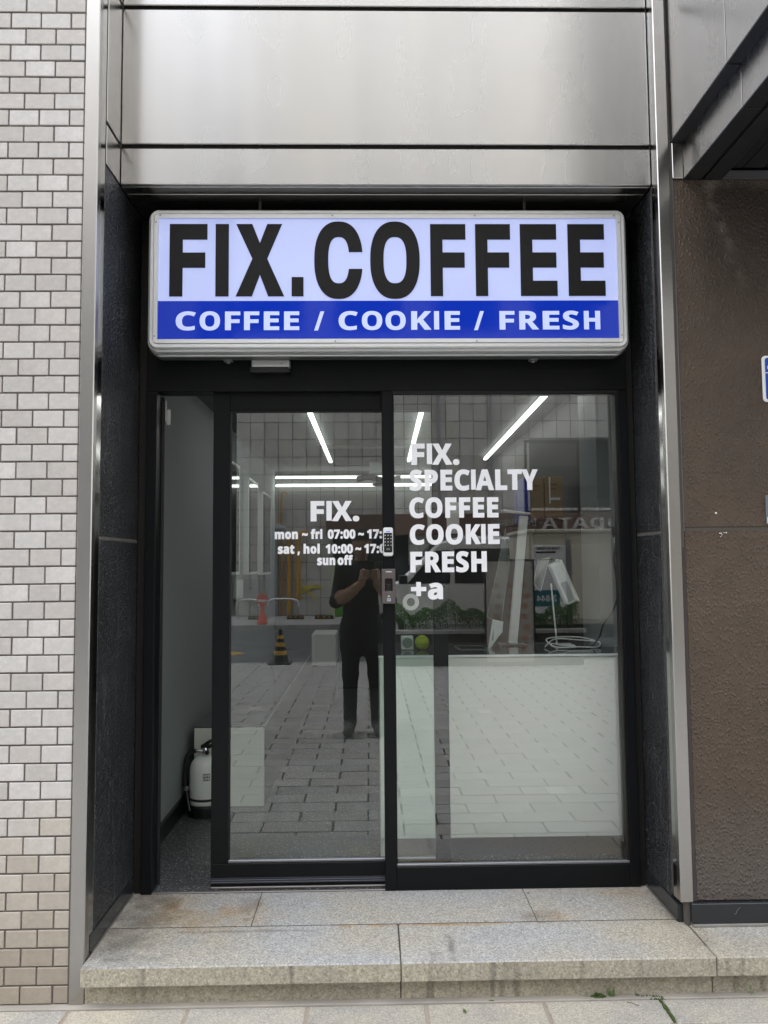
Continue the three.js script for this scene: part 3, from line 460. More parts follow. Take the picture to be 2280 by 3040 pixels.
  { // C: a ring with its right side opened between the two terminals
    const cx = -0.1165, cy = 2.657, o = ell(cx, cy, 0.0965, 0.158, 2.35, 72), n = ell(cx + 0.0008, cy, 0.0415, 0.0945, 2.6, 72), P = [];
    const open = (p, up) => up ? p[1] > 2.690 || p[0] < cx : p[1] < 2.6215 || p[0] < cx;
    const outer = o.filter((p) => p[0] < cx + 0.02 || p[1] > 2.6905 || p[1] < 2.621), inner = n.filter((p) => p[0] < cx + 0.02 || p[1] > 2.6905 || p[1] < 2.621);
    const ang = (p) => (Math.atan2(p[1] - cy, p[0] - cx) + 2 * Math.PI) % (2 * Math.PI); outer.sort((a, b) => ang(a) - ang(b)); inner.sort((a, b) => ang(b) - ang(a));
    big([[-0.0215, 2.690], ...outer, [-0.0215, 2.621], [-0.0755, 2.621], ...inner, [-0.0755, 2.690]]);
  }
  big(ell(0.1087, 2.657, 0.0988, 0.158, 2.35, 72), [ell(0.1087, 2.657, 0.0455, 0.0945, 2.6, 72)]);
  Fl(0.2505, 0.392, 0.2995, 0.3875); Fl(0.431, 0.5715, 0.480, 0.566); El(0.611, 0.7575, 0.6605, 0.756); El(0.803, 0.9505, 0.853, 0.947);
  // small letters
  const y0 = 2.3745, cap = 0.0740, sl = (c, a, b) => part(s, 'letter', text(c, a, b, y0, cap, ZF - 0.0083, 0.0025, 0.012), M.signWhite);
  for (const [c, a, b] of [['C', -0.760, -0.681], ['O', -0.666, -0.586], ['F', -0.566, -0.506], ['F', -0.491, -0.431], ['E', -0.413, -0.352], ['E', -0.333, -0.273], ['C', -0.117, -0.041], ['O', -0.025, 0.056], ['O', 0.069, 0.149], ['K', 0.171, 0.251], ['E', 0.304, 0.365], ['F', 0.523, 0.583], ['R', 0.602, 0.680], ['E', 0.696, 0.762], ['S', 0.776, 0.840], ['H', 0.861, 0.926]]) sl(c, a, b);
  part(s, 'letter', extrude([[0.262, y0], [0.282, y0], [0.282, y0 + cap], [0.262, y0 + cap]], ZF - 0.0083, 0.0025, 0.0004), M.signWhite);
  for (const x of [-0.214, 0.421]) part(s, 'letter', extrude([[x, y0 - 0.003], [x + 0.015, y0 - 0.003], [x + 0.040, y0 + cap], [x + 0.025, y0 + cap]], ZF - 0.0083, 0.0025, 0.0004), M.signWhite);
  const L = new THREE.RectAreaLight(new THREE.Color(0.62, 0.72, 1.0), 0.10, X1 - X0, Y1 - 2.49); L.position.set((X0 + X1) / 2, (Y1 + 2.49) / 2, ZF + 0.004); L.rotation.y = Math.PI; s.add(L);
}

// ---------------------------------------------------------------- shop interior
const FL = 0.1445;
{
  struct('shop_floor', box(-1.03, 1.6, FL - 0.03, FL, -5.6, -0.528), M.terrazzo);
  const w = struct('interior_wall', null);
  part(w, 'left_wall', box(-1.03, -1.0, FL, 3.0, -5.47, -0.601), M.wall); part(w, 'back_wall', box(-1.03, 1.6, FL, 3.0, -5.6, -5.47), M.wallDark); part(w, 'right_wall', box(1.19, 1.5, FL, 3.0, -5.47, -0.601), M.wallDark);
  part(w, 'pillar', box(1.108, 1.1895, FL, 2.42, -1.35, -1.045), M.wall); part(w, 'skirting', box(-0.9995, -0.985, FL, FL + 0.085, -5.46, -0.602), M.blackPlastic); part(w, 'front_wall', [box(-1.03, -0.922, FL, 3.0, -0.6, -0.576), box(1.085, 1.5, FL, 3.0, -0.6, -0.576), box(-0.92, 1.08, 2.62, 3.0, -0.63, -0.601)], M.wall);
  struct('ceiling', box(-1.03, 1.6, 2.425, 2.50, -5.6, -0.602), M.ceiling);
}
function tubeLight(name, label, a, b, w = 0.032) { // along x or z
  const alongX = Math.abs(b[0] - a[0]) > Math.abs(b[2] - a[2]), L = Math.hypot(b[0] - a[0], b[2] - a[2]), t = thing(name, label, 'ceiling light', 'white linear LED lights in the shop');
  t.position.set((a[0] + b[0]) / 2, a[1], (a[2] + b[2]) / 2); t.rotation.y = alongX ? 0 : -Math.atan2(b[2] - a[2], b[0] - a[0]);
  part(t, 'diffuser', rbox(-L / 2, L / 2, -0.011, 0.011, -w / 2, w / 2, 0.009, 2), M.led); part(t, 'mounting_rail', box(-L / 2 + 0.01, L / 2 - 0.01, 0.0115, 0.022, -w / 3, w / 3), M.white);
  const l = new THREE.RectAreaLight(new THREE.Color(1, 1, 0.96), 1.9, L, w); l.position.set(0, -0.0125, 0); l.rotation.x = -Math.PI / 2; t.add(l); return t;
}
tubeLight('linear_light', 'white ceiling light tube running inward left of the shop centre', [-0.375, 2.402, -1.6], [-0.361, 2.402, -4.54]);
tubeLight('linear_light', 'white ceiling light tube behind the letters of the fixed pane', [0.325, 2.402, -1.7], [0.372, 2.402, -4.48]);
tubeLight('linear_light', 'long slanting white ceiling light tube on the right of the fixed pane', [1.0, 2.402, -1.2], [1.075, 2.402, -4.40]);
tubeLight('linear_light', 'upper of two horizontal white light tubes at the back of the shop', [-0.985, 2.352, -5.40], [0.76, 2.352, -5.40], 0.03);
tubeLight('linear_light', 'lower of two horizontal white light tubes at the back of the shop', [-0.985, 2.268, -5.42], [0.76, 2.268, -5.42], 0.03);
{
  const h = thing('ceiling_unit', 'dark open ceiling hatch with a hanging fitting at the back of the shop', 'ceiling fitting');
  part(h, 'hatch_frame', [box(-0.40, 0.36, 2.405, 2.4245, -4.95, -4.90), box(-0.40, 0.36, 2.405, 2.4245, -3.72, -3.67), box(-0.40, -0.35, 2.405, 2.4245, -4.9, -3.72), box(0.31, 0.36, 2.405, 2.4245, -4.9, -3.72)], M.ceiling); part(h, 'hatch_opening', box(-0.35, 0.31, 2.412, 2.4245, -4.9, -3.72), M.soffit);
  part(h, 'bracket', cbox(0.0, 0.22, 2.30, 2.411, -4.72, -4.62, 0.01), M.white); part(h, 'arm', tube([[-0.12, 2.24, -4.6], [0.0, 2.26, -4.6], [0.14, 2.23, -4.6], [0.3, 2.25, -4.6]], 0.03, 20, 8), M.blackPlastic); part(h, 'lamp_dish', lathe([[0, 0.03], [0.08, 0.02], [0.11, 0], [0.10, -0.008], [0, -0.012]], 20).translate(0.13, 2.19, -4.6), M.blackPlastic);
}
for (const [n, z0, z1, y0, y1, label] of [[0, -2.45, -2.985, 1.375, 2.165, 'nearest of three framed display boards on the left shop wall'], [1, -3.43, -3.92, 1.365, 2.135, 'middle of three framed display boards on the left shop wall'], [2, -4.23, -4.78, 1.352, 2.10, 'farthest of three framed display boards on the left shop wall']]) {
  const b = thing('display_board', label, 'display board', 'framed display boards on the left shop wall');
  const r = rbox(-0.9995, -0.955, y0, y1, z1, z0, 0.004, 1); part(b, 'box', r, M.white); part(b, 'screen', cbox(-0.9548, -0.952, y0 + 0.02, y1 - 0.02, z1 + 0.02, z0 - 0.02, 0.001), phys([0.05, 0.053, 0.055], 0.05));
  part(b, 'edge_trim', [box(-0.955, -0.950, y1 - 0.014, y1, z1, z0), box(-0.955, -0.950, y0, y0 + 0.014, z1, z0), box(-0.955, -0.950, y0 + 0.014, y1 - 0.014, z1, z1 + 0.012)], M.white);
}
{
  const s = thing('wall_box', 'small grey switch box under the display boards on the left shop wall', 'switch box'); part(s, 'cover', rbox(-0.9995, -0.965, 1.19, 1.33, -3.25, -3.0, 0.008, 2), M.cream); part(s, 'panel', cbox(-0.9648, -0.963, 1.215, 1.305, -3.21, -3.04, 0.001), M.white);
  const b = thing('low_bench', 'long low pale metal bench along the left shop wall', 'bench'); part(b, 'front_panel', cbox(-0.955, -0.578, FL + 0.005, 0.566, -1.60, -1.583, 0.003), M.counter); part(b, 'top', cbox(-0.956, -0.577, 0.5665, 0.578, -5.2, -1.584, 0.003), M.counterTop); part(b, 'edge_strip', box(-0.5765, -0.5745, 0.570, 0.578, -5.2, -1.584), M.counter); part(b, 'side_panel', box(-0.60, -0.5785, FL + 0.005, 0.566, -5.2, -1.601), M.wallDark);
}
// extinguisher
{
  const e = thing('fire_extinguisher', 'white fire extinguisher with black hose and base on the floor just inside the door', 'fire extinguisher');
  e.position.set(-0.872, FL, -1.488);
  part(e, 'cylinder', lathe([[0, 0.05], [0.076, 0.052], [0.0805, 0.07], [0.0815, 0.135], [0.0825, 0.137], [0.0825, 0.143], [0.0815, 0.145], [0.0815, 0.225], [0.079, 0.25], [0.070, 0.272], [0.055, 0.287], [0.035, 0.296], [0.022, 0.299], [0, 0.30]], 40), M.cream);
  part(e, 'base', lathe([[0, 0], [0.083, 0], [0.087, 0.006], [0.086, 0.05], [0.0805, 0.058], [0, 0.058]], 36), M.blackPlastic); part(e, 'band', lathe([[0.0812, 0.082], [0.0825, 0.083], [0.0825, 0.094], [0.0812, 0.095]], 36), M.blackPlastic);
  part(e, 'valve', [lathe([[0, 0.297], [0.018, 0.297], [0.018, 0.325], [0.013, 0.345], [0, 0.346]], 20), rod([-0.012, 0.325, 0], [-0.052, 0.327, 0.004], 0.009)], M.chrome);
  part(e, 'gauge', [rod([0.012, 0.322, 0.012], [0.012, 0.322, 0.03], 0.0135), ], M.chrome); part(e, 'gauge_dial', rod([0.012, 0.322, 0.0302], [0.012, 0.322, 0.031], 0.0105), M.blackPlastic);
  part(e, 'handle', [tube([[-0.02, 0.345, 0], [0.02, 0.372, 0], [0.09, 0.395, 0.0], [0.13, 0.398, 0]], 0.009, 24, 8), tube([[-0.02, 0.345, 0], [0.03, 0.352, 0], [0.11, 0.350, 0]], 0.009, 24, 8), cbox(-0.025, 0.03, 0.338, 0.358, -0.012, 0.012, 0.004)], M.blackPlastic);
  part(e, 'hose', tube([[-0.05, 0.327, 0.004], [-0.082, 0.315, 0.006], [-0.10, 0.28, 0.01], [-0.104, 0.22, 0.012], [-0.102, 0.15, 0.014], [-0.095, 0.12, 0.015]], 0.0115, 40, 10), M.blackPlastic); part(e, 'hose_clip', rod([-0.0975, 0.128, 0.015], [-0.0925, 0.150, 0.0145], 0.0135), M.chrome);
  part(e, 'nozzle', tube([[-0.094, 0.125, 0.015], [-0.085, 0.08, 0.03], [-0.068, 0.03, 0.052]], 0.010, 20, 10), M.blackPlastic);
  const patch = (a0, a1, y0, y1) => { const g = new THREE.CylinderGeometry(0.0822, 0.0822, y1 - y0, 12, 1, true, a0, a1 - a0); g.translate(0, (y0 + y1) / 2, 0); return flat(g); };
  part(e, 'label', patch(0.05, 0.47, 0.19, 0.226), phys([0.10, 0.10, 0.10], 0.5)); 
  for (const [t, y] of [['SAFE', 0.2105], ['LIFE', 0.1945]]) { const g = text(t, -0.015, 0.015, 0, 0.0115, 0, 0.0008, 0.03), p = g.attributes.position; for (let i = 0; i < p.count; i++) { const a = 0.26 + p.getX(i) / 0.0824, r = 0.0824 + p.getZ(i); p.setXYZ(i, r * Math.sin(a), p.getY(i) + y, r * Math.cos(a)); } g.computeVertexNormals(); part(e, 'lettering', g, M.cream); }
}
// counter
{
  const c = thing('counter', 'cream white counter with dark glossy top behind the fixed pane', 'counter');
  part(c, 'front_panel', cbox(0.04, 1.107, 0.242, 1.028, -0.82, -0.80, 0.002), M.counter); part(c, 'top', cbox(0.036, 1.188, 1.0285, 1.040, -1.30, -0.797, 0.002), M.counterTop); part(c, 'top_edge', cbox(0.036, 1.188, 1.0285, 1.0385, -0.7965, -0.7945, 0.0008), M.white);
  part(c, 'kick_board', box(0.05, 1.107, FL, 0.2415, -0.88, -0.86), M.taupe); part(c, 'side_panel', cbox(0.04, 0.06, FL, 1.028, -1.28, -0.821, 0.002), M.counter);
}
const at = (x, y, z) => { const s = (2.66 - z) / 3.61; return [x * s, 1.452 + (y - 1.452) * s, z]; };   // measured at 0.95 m behind the wall line, set to its own depth
{
  const top = 1.0405;
  // leaning light panel
  const p = thing('leaning_panel', 'tall narrow white panel leaning upright on the counter behind the glass', 'panel');
  const a = at(0.664, 1.077, -1.2), b = at(0.735, 1.665, -1.16); const body = (o, w, t) => { const g = new RoundedBoxGeometry(w * 0.62, Math.hypot(b[0] - a[0], b[1] - top), t, 2, 0.006); g.translate(0, Math.hypot(b[0] - a[0], b[1] - top) / 2, o); g.rotateZ(-Math.atan2(b[0] - a[0], b[1] - top)); g.translate(a[0], top + 0.004, -1.2); return flat(g); };
  part(p, 'front_shell', body(0, 0.072, 0.026), M.white); const cap = cbox(-0.105, 0.036, -0.004, 0.006, -0.05, 0.02, 0.003); cap.rotateZ(-0.13); cap.translate(b[0] - 0.003, b[1] + 0.018, -1.2); part(p, 'top_fold', cap, M.white); const foot = cbox(-0.07, 0.06, 0, 0.006, -0.06, 0.06, 0.002); foot.translate(a[0], top, -1.17); part(p, 'foot', foot, M.blackPlastic);
  // vented unit
  const v = thing('vented_unit', 'tilted white plastic unit with ventilation slots above the counter', 'appliance');
  v.position.set(...at(0.906, 1.352, -1.12)); v.rotation.set(0.05, 0.12, 0.42);
  part(v, 'shell', rbox(-0.032, 0.022, -0.108, 0.108, -0.03, 0.03, 0.012, 3), M.white); part(v, 'rim', rbox(0.018, 0.032, -0.113, 0.113, -0.032, 0.036, 0.006, 2), M.cream); for (let i = 0; i < 11; i++) part(v, 'slot', box(-0.022, 0.012, -0.09 + i * 0.0092, -0.0862 + i * 0.0092, 0.0300, 0.0312), M.blackPlastic);
  const st = at(0.86, 1.08, -1.12); part(v, 'stand', (() => { v.updateMatrixWorld(); const g = rod([v.position.x - 0.055, v.position.y - 0.005, -1.135], [st[0] + 0.012, top + 0.007, -1.12], 0.004, 0.004, 8); g.applyMatrix4(v.matrixWorld.clone().invert()); return g; })(), M.white); part(v, 'stand_foot', (() => { const g = cbox(st[0] - 0.01, st[0] + 0.09, top, top + 0.007, -1.17, -1.07, 0.002); g.applyMatrix4(v.matrixWorld.clone().invert()); return g; })(), M.white);
  // bracket
  const k = thing('shelf_bracket', 'small white angled plastic bracket standing on the counter', 'bracket'); const bp = [[-0.012, 0], [0.0, 0.0], [0.055, 0.076], [0.060, 0.124], [0.016, 0.134], [0.010, 0.134]].map(([x, y]) => [x * 1.02, y * 1.0]); const g = extrude(bp, -0.012, 0.024, 0.003); g.rotateY(-0.25); g.translate(at(0.562, 1.07, -1.05)[0], top, -1.05); part(k, 'body', g, phys([0.66, 0.72, 0.71], 0.3)); const sl = box(-0.012, -0.004, 0.035, 0.10, 0.012, 0.0135); sl.rotateZ(-0.16); sl.translate(at(0.570, 1.07, -1.05)[0], top, -1.048); part(k, 'slot', sl, M.aluDark);
  // clear sheets
  const sheet = (name, label, pts, t = 0.003) => { const [A, B, C, E] = pts.map((q) => V3(at(...q))); const pos = [A, B, C, A, C, E].flatMap((q) => q.toArray()); const gg = new THREE.BufferGeometry(); const n = B.clone().sub(A).cross(C.clone().sub(A)).normalize().multiplyScalar(t); const Q = [A, B, C, E].map((q) => q.clone().add(n)); const P = [[A, B, C, E], [Q[3], Q[2], Q[1], Q[0]], [A, Q[0], Q[1], B], [B, Q[1], Q[2], C], [C, Q[2], Q[3], E], [E, Q[3], Q[0], A]].flatMap(([a, b, c, d]) => [a, b, c, a, c, d]).flatMap((q) => q.toArray()); gg.setAttribute('position', new THREE.Float32BufferAttribute(P, 3)); gg.computeVertexNormals(); const o = thing(name, label, 'acrylic sheet'); part(o, 'sheet', uvm(gg), M.acrylic); const e = [rod(A.toArray(), B.toArray(), 0.0008, 0.0008, 6), rod(B.toArray(), C.toArray(), 0.0008, 0.0008, 6), rod(C.toArray(), E.toArray(), 0.0008, 0.0008, 6), rod(E.toArray(), A.toArray(), 0.0008, 0.0008, 6)]; part(o, 'bright_edge', e, phys([0.4, 0.45, 0.43], 0.3)); return o; };
  sheet('acrylic_sheet', 'tall clear acrylic sheet leaning beside the white panel', [[0.545, 1.195, -1.14], [0.612, 1.165, -1.14], [0.655, 1.44, -1.18], [0.64, 1.61, -1.2]]);
  sheet('acrylic_sheet', 'clear acrylic flap between the white panel and the vented unit', [[0.768, 1.35, -1.1], [0.80, 1.31, -1.1], [0.845, 1.47, -1.14], [0.79, 1.46, -1.14]]);
  sheet('acrylic_sheet', 'clear sheet lying flat near the counter edge', [[0.39, 1.062, -1.12], [0.52, 1.062, -1.12], [0.56, 1.046, -0.98], [0.42, 1.046, -0.98]]);
  // cables
  const cy = top + 0.006; solo('white_cable', tube([[0.83, cy, -1.02], [0.90, cy + 0.028, -1.10], [1.02, cy + 0.02, -1.12], [1.10, cy + 0.016, -1.05], [1.08, cy, -1.0], [0.98, cy + 0.002, -0.98], [0.87, cy + 0.004, -0.99], [0.84, cy + 0.03, -1.03], [0.93, cy + 0.036, -1.12], [1.04, cy + 0.03, -1.14], [1.09, cy + 0.02, -1.10]], 0.0032, 120, 8), M.white, 'white power cable coiled on the counter top', 'cable');
  solo('black_cable', tube([[1.178, 1.58, -0.97], [1.168, 1.53, -0.97], [1.160, 1.46, -0.98], [1.168, 1.38, -0.98], [1.174, 1.30, -0.98], [1.150, 1.22, -0.98], [1.10, 1.15, -0.98], [1.085, 1.09, -1.0], [1.05, cy, -1.02], [0.97, cy - 0.002, -1.0], [0.90, cy + 0.004, -0.985], [0.86, cy + 0.012, -1.0]], 0.004, 120, 8), M.blackPlastic, 'thin black cable hanging from the right wall to the counter', 'cable');
  const pl = thing('power_plug', 'black power plug with white tip in the right shop wall', 'plug'); part(pl, 'plug', rbox(1.155, 1.1895, 1.565, 1.615, -0.99, -0.95, 0.006, 2), M.blackPlastic); part(pl, 'tip', rbox(1.16, 1.185, 1.535, 1.5645, -0.98, -0.955, 0.005, 2), M.white);
  // ball, box, carton
  const b2 = thing('tennis_ball', 'yellow green ball on the sill behind the fixed pane', 'ball'); b2.position.set(0.244, top + 0.034, -1.0); part(b2, 'felt', flat(new THREE.SphereGeometry(0.034, 32, 20)), std([0.44, 0.52, 0.03], 0.9)); part(b2, 'seam', tube([[-0.0335, -0.004, 0.008], [-0.016, -0.005, 0.0305], [0.016, -0.005, 0.0305], [0.0335, -0.004, 0.008]], 0.0011, 24, 6), std([0.12, 0.14, 0.04], 0.9)); part(b2, 'seam', tube([[-0.02, 0.026, 0.012], [0, 0.0225, 0.0265], [0.018, 0.0265, 0.014]], 0.0011, 24, 6), std([0.12, 0.14, 0.04], 0.9));
  const sp = thing('small_box', 'small pale box with round dark opening beside the yellow ball', 'box'); part(sp, 'body', cbox(0.146, 0.204, top, top + 0.062, -1.06, -1.0, 0.003), M.cream); part(sp, 'opening', rod([0.175, top + 0.032, -0.9995], [0.175, top + 0.032, -0.9985], 0.0245, 0.0245, 28), M.aluDark);
  // dark fridge and cartons
  const fr = thing('dark_cabinet', 'tall black cabinet in the back right of the shop under cardboard boxes', 'cabinet'); part(fr, 'body', cbox(0.92, 1.105, FL, 1.70, -2.3, -1.66, 0.005), M.blackPlastic); part(fr, 'door', cbox(0.921, 1.104, FL + 0.05, 1.695, -1.659, -1.648, 0.003), M.blackPlastic);
  const kraft = std([0.36, 0.24, 0.13], 0.85), carton = (label, x0, x1, y1, z0, z1) => { const q = thing('cardboard_box', label, 'cardboard box'); part(q, 'carton', cbox(x0, x1, 1.7015, y1, z0, z1, 0.003), kraft); part(q, 'print', [box(x0 + 0.02, x1 - 0.03, y1 - 0.05, y1 - 0.044, z1, z1 + 0.0006), box(x0 + 0.02, x1 - 0.04, y1 - 0.075, y1 - 0.069, z1, z1 + 0.0006)], std([0.3, 0.1, 0.06], 0.8)); return q; };
  carton('taller brown cardboard box with red print beside the blue folder', 0.922, 0.998, 1.93, -2.0, -1.70); const q2 = carton('brown cardboard box with white label right of the other carton', 1.0, 1.10, 1.935, -2.0, -1.68); part(q2, 'label', box(1.03, 1.085, 1.80, 1.813, -1.6798, -1.679), M.white); part(q2, 'tape', box(1.022, 1.030, 1.78, 1.93, -1.6798, -1.679), M.white);
  solo('blue_folder', cbox(0.885, 0.918, 1.68, 1.935, -2.0, -1.72, 0.002), phys([0.015, 0.045, 0.42], 0.4), 'upright blue folder beside the cardboard boxes', 'folder'); 
  part(fr, 'shelf', cbox(0.86, 0.9195, 1.665, 1.679, -2.1, -1.66, 0.002), M.blackPlastic);
  // things at the back on the bench side
  const wb = thing('storage_box', 'white square appliance at the back of the shop', 'appliance'); part(wb, 'body', cbox(-0.545, -0.32, 0.505, 0.795, -5.0, -4.55, 0.006), M.counter); part(wb, 'base', box(-0.54, -0.325, FL, 0.5045, -4.98, -4.57), M.blackPlastic); part(wb, 'side_strip', cbox(-0.54, -0.52, 0.51, 0.785, -4.549, -4.542, 0.002), M.white);
  const pn = thing('paper_notice', 'white notice panel hanging at the back right of the shop', 'notice'); part(pn, 'panel', cbox(0.55, 0.85, 1.72, 2.02, -4.62, -4.60, 0.004), M.white); part(pn, 'symbol', box(0.68, 0.72, 1.85, 1.885, -4.5998, -4.599), M.aluDark); part(pn, 'cord', rod([0.70, 2.02, -4.61], [0.70, 2.424, -4.61], 0.003, 0.003, 8), M.white);
}

// ---------------------------------------------------------------- the street behind the camera, seen in the glass and the steel
{
  struct('ground', box(-160, 160, -0.30, -0.16, -60, 160), M.asphalt);
  struct('road', box(-120, 120, -0.16, -0.10, 7.72, 14.3), M.asphalt);
  struct('far_pavement', box(-120, 120, -0.16, 0.02, 14.32, 17.4), M.concrete);
  const P = struct('pavement', null);
  part(P, 'bedding', box(-60, 60, -0.16, -0.014, -0.2, 7.5), M.bed); part(P, 'mortar_strip', cbox(-3.2, 3.4, -0.014, 0.004, -0.045, 0.0265, 0.002), M.mortarPale);
  part(P, 'kerb', cbox(-60, 60, -0.16, 0.0, 7.5, 7.70, 0.01), M.concrete);
  part(P, 'joint_sand', box(-2, 3.4, -0.0139, -0.004, 0.0267, 0.16), M.sand);
  const PX = 0.389, PZ = 0.1715, gap = 0.011, near = [], far = [];
  const gs = [0, 1, 2, 3, 4, 5].map((k) => { const g = cbox(-(PX - gap) / 2, (PX - gap) / 2, -0.05, 0, -(PZ - gap * 0.8) / 2, (PZ - gap * 0.8) / 2, 0.003), uv = g.attributes.uv; for (let i = 0; i < uv.count; i++) uv.setXY(i, uv.getX(i) + k * 0.31, uv.getY(i) + k * 0.17); return g; });
  const list = [];
  for (let r = 0; r < 44; r++) { const z0 = r === 0 ? 0.0255 : -0.01 + PZ * r, z1 = -0.01 + PZ * (r + 1), off = r === 0 || r % 2 === 1 ? 0.175 : -0.0195;
    for (let k = -11; k < 12; k++) { const x = off + PX * (k + 0.5) + (r > 0 ? rr(-0.003, 0.003) : 0); list.push({ x, z: (z0 + z1) / 2, dz: (z1 - z0) / PZ, r, d: Math.hypot(x * 1.1, (z0 + z1) / 2 + 3.2) * (Math.abs(x) < 1.6 ? 1 : 1.6) + (r === 0 ? -9 : 0) }); } }
  list.sort((a, b) => a.d - b.d);
  list.forEach((b, i) => {
    const g = gs[Math.floor(rnd() * 6)], dy = rr(-0.0015, 0.0015);
    if (i < 300) { const m = part(P, b.r === 0 ? 'paving_slab' : 'paving_block', g, b.r === 0 ? M.slabs[Math.floor(rnd() * 3)] : M.blocks[Math.floor(rnd() * 4)]); m.position.set(b.x, dy, b.z); m.scale.z = b.r === 0 ? b.dz - 0.0 : 1; }
    else { const q = g.clone(); if (b.r === 0) q.scale(1, 1, b.dz); q.translate(b.x, dy, b.z); far.push(q); }
  });
  part(P, 'paving_field', far, M.blocks[0]).userData.kind = 'stuff';
  for (const [x, z] of [[1.17, 1.26], [-1.16, 4.08], [1.105, 3.84]]) part(P, 'pale_paver', cbox(x - 0.058, x + 0.058, -0.004, 0.0035, z - 0.075, z + 0.075, 0.001), std([0.62, 0.61, 0.57], 0.8));
}
// weeds, moss and leaves at the foot of the step
{
  const moss = std([0.05, 0.078, 0.018], 0.95), grassM = phys([0.10, 0.20, 0.03], 0.7, { side: THREE.DoubleSide }), blades = (x, z, n, h, sx) => { const P = []; for (let i = 0; i < n; i++) { const a = rr(0, 6.28), px = x + rr(-sx, sx), pz = z + rr(-0.008, 0.008), H = h * rr(0.4, 1), l = rr(0.1, 0.7) * H, w = 0.0016, dx = Math.cos(a), dz = Math.sin(a); const m = [px + dx * l * 0.4, H * 0.6, pz + dz * l * 0.4], t = [px + dx * l, H, pz + dz * l]; P.push(px - w * dz, 0, pz + w * dx, px + w * dz, 0, pz - w * dx, ...m, ...m, ...t, m[0] + w * dz, m[1] - 0.002, m[2] - w * dx); } const g = new THREE.BufferGeometry(); g.setAttribute('position', new THREE.Float32BufferAttribute(P, 3)); g.computeVertexNormals(); return uvm(g); };
  const clump = (x, z, n, rx, rz, h) => { const out = []; for (let i = 0; i < n; i++) { const g = new THREE.IcosahedronGeometry(rr(0.0015, 0.0042), 0), a = rr(0, 6.28), q = Math.sqrt(rnd()); g.scale(1, 0.8, 1); g.translate(x + rx * q * Math.cos(a), h * (1 - q * q) * rnd(), z + rz * q * Math.sin(a)); out.push(flat(g)); } return out; };
  const tuft = (label, x, z, n, h, sx, m) => { const t = thing('weed', label, 'weed'); if (m) part(t, 'moss', clump(x + m[0], z + 0.004, m[1], m[2], 0.010, 0.016), moss); part(t, 'blades', blades(x, z, n, h, sx), grassM); t.userData.kind = 'stuff'; };
  tuft('grass tuft with moss cushion growing at the foot of the step', 0.797, 0.008, 34, 0.042, 0.010, [-0.045, 150, 0.030]); tuft('thin grass tuft at the foot of the step near the right edge', 1.266, 0.008, 9, 0.036, 0.012, null); tuft('tiny seedling left of the mossy tuft by the step', 0.715, 0.010, 6, 0.016, 0.006, null);
  const strip = (label, pts) => { const o = []; for (const [x, z, n, rx, rz] of pts) o.push(...clump(x, z, n, rx, rz, 0.006)); solo('moss_strip', o, moss, label, 'moss').userData.kind = 'stuff'; };
  strip('moss filling the joint between the paving slabs at right', [[0.945, 0.020, 90, 0.034, 0.010], [0.925, 0.012, 40, 0.05, 0.006], [0.950, 0.045, 40, 0.004, 0.02], [0.952, 0.08, 70, 0.006, 0.025], [0.953, 0.125, 60, 0.005, 0.03]]); strip('small moss patch at the step foot left of the joint', [[0.885, 0.008, 30, 0.012, 0.006]]);
  const leaf = (label, x, z, r, s) => { const sh = new THREE.Shape(); sh.moveTo(0, -1); sh.quadraticCurveTo(0.62, -0.3, 0.25, 0.5); sh.quadraticCurveTo(0.1, 0.8, 0, 1); sh.quadraticCurveTo(-0.1, 0.8, -0.25, 0.5); sh.quadraticCurveTo(-0.62, -0.3, 0, -1); const g = new THREE.ExtrudeGeometry(sh, { depth: 0.03, bevelEnabled: false, curveSegments: 8 }), p = g.attributes.position; for (let i = 0; i < p.count; i++) p.setZ(i, p.getZ(i) + 0.25 * p.getX(i) ** 2 + 0.08 * p.getY(i) ** 2); g.computeVertexNormals(); g.scale(s, s, s); g.rotateX(-Math.PI / 2); g.rotateY(r); g.translate(x, 0.0035, z); solo('fallen_leaf', flat(g), phys([0.07, 0.13, 0.025], 0.6), label, 'leaf'); };
  leaf('small green fallen leaf on the paving, left of its fellow', 0.297, 0.078, 0.2, 0.013); leaf('round green fallen leaf at the pale mortar strip below the step', 0.392, 0.022, 1.4, 0.011);
  solo('twig', tube([[0.835, 0.004, 0.045], [0.848, 0.006, 0.055], [0.868, 0.003, 0.066]], 0.0009, 10, 5), M.caulkDark, 'thin twig lying on the paving slab by the weeds', 'twig');
}
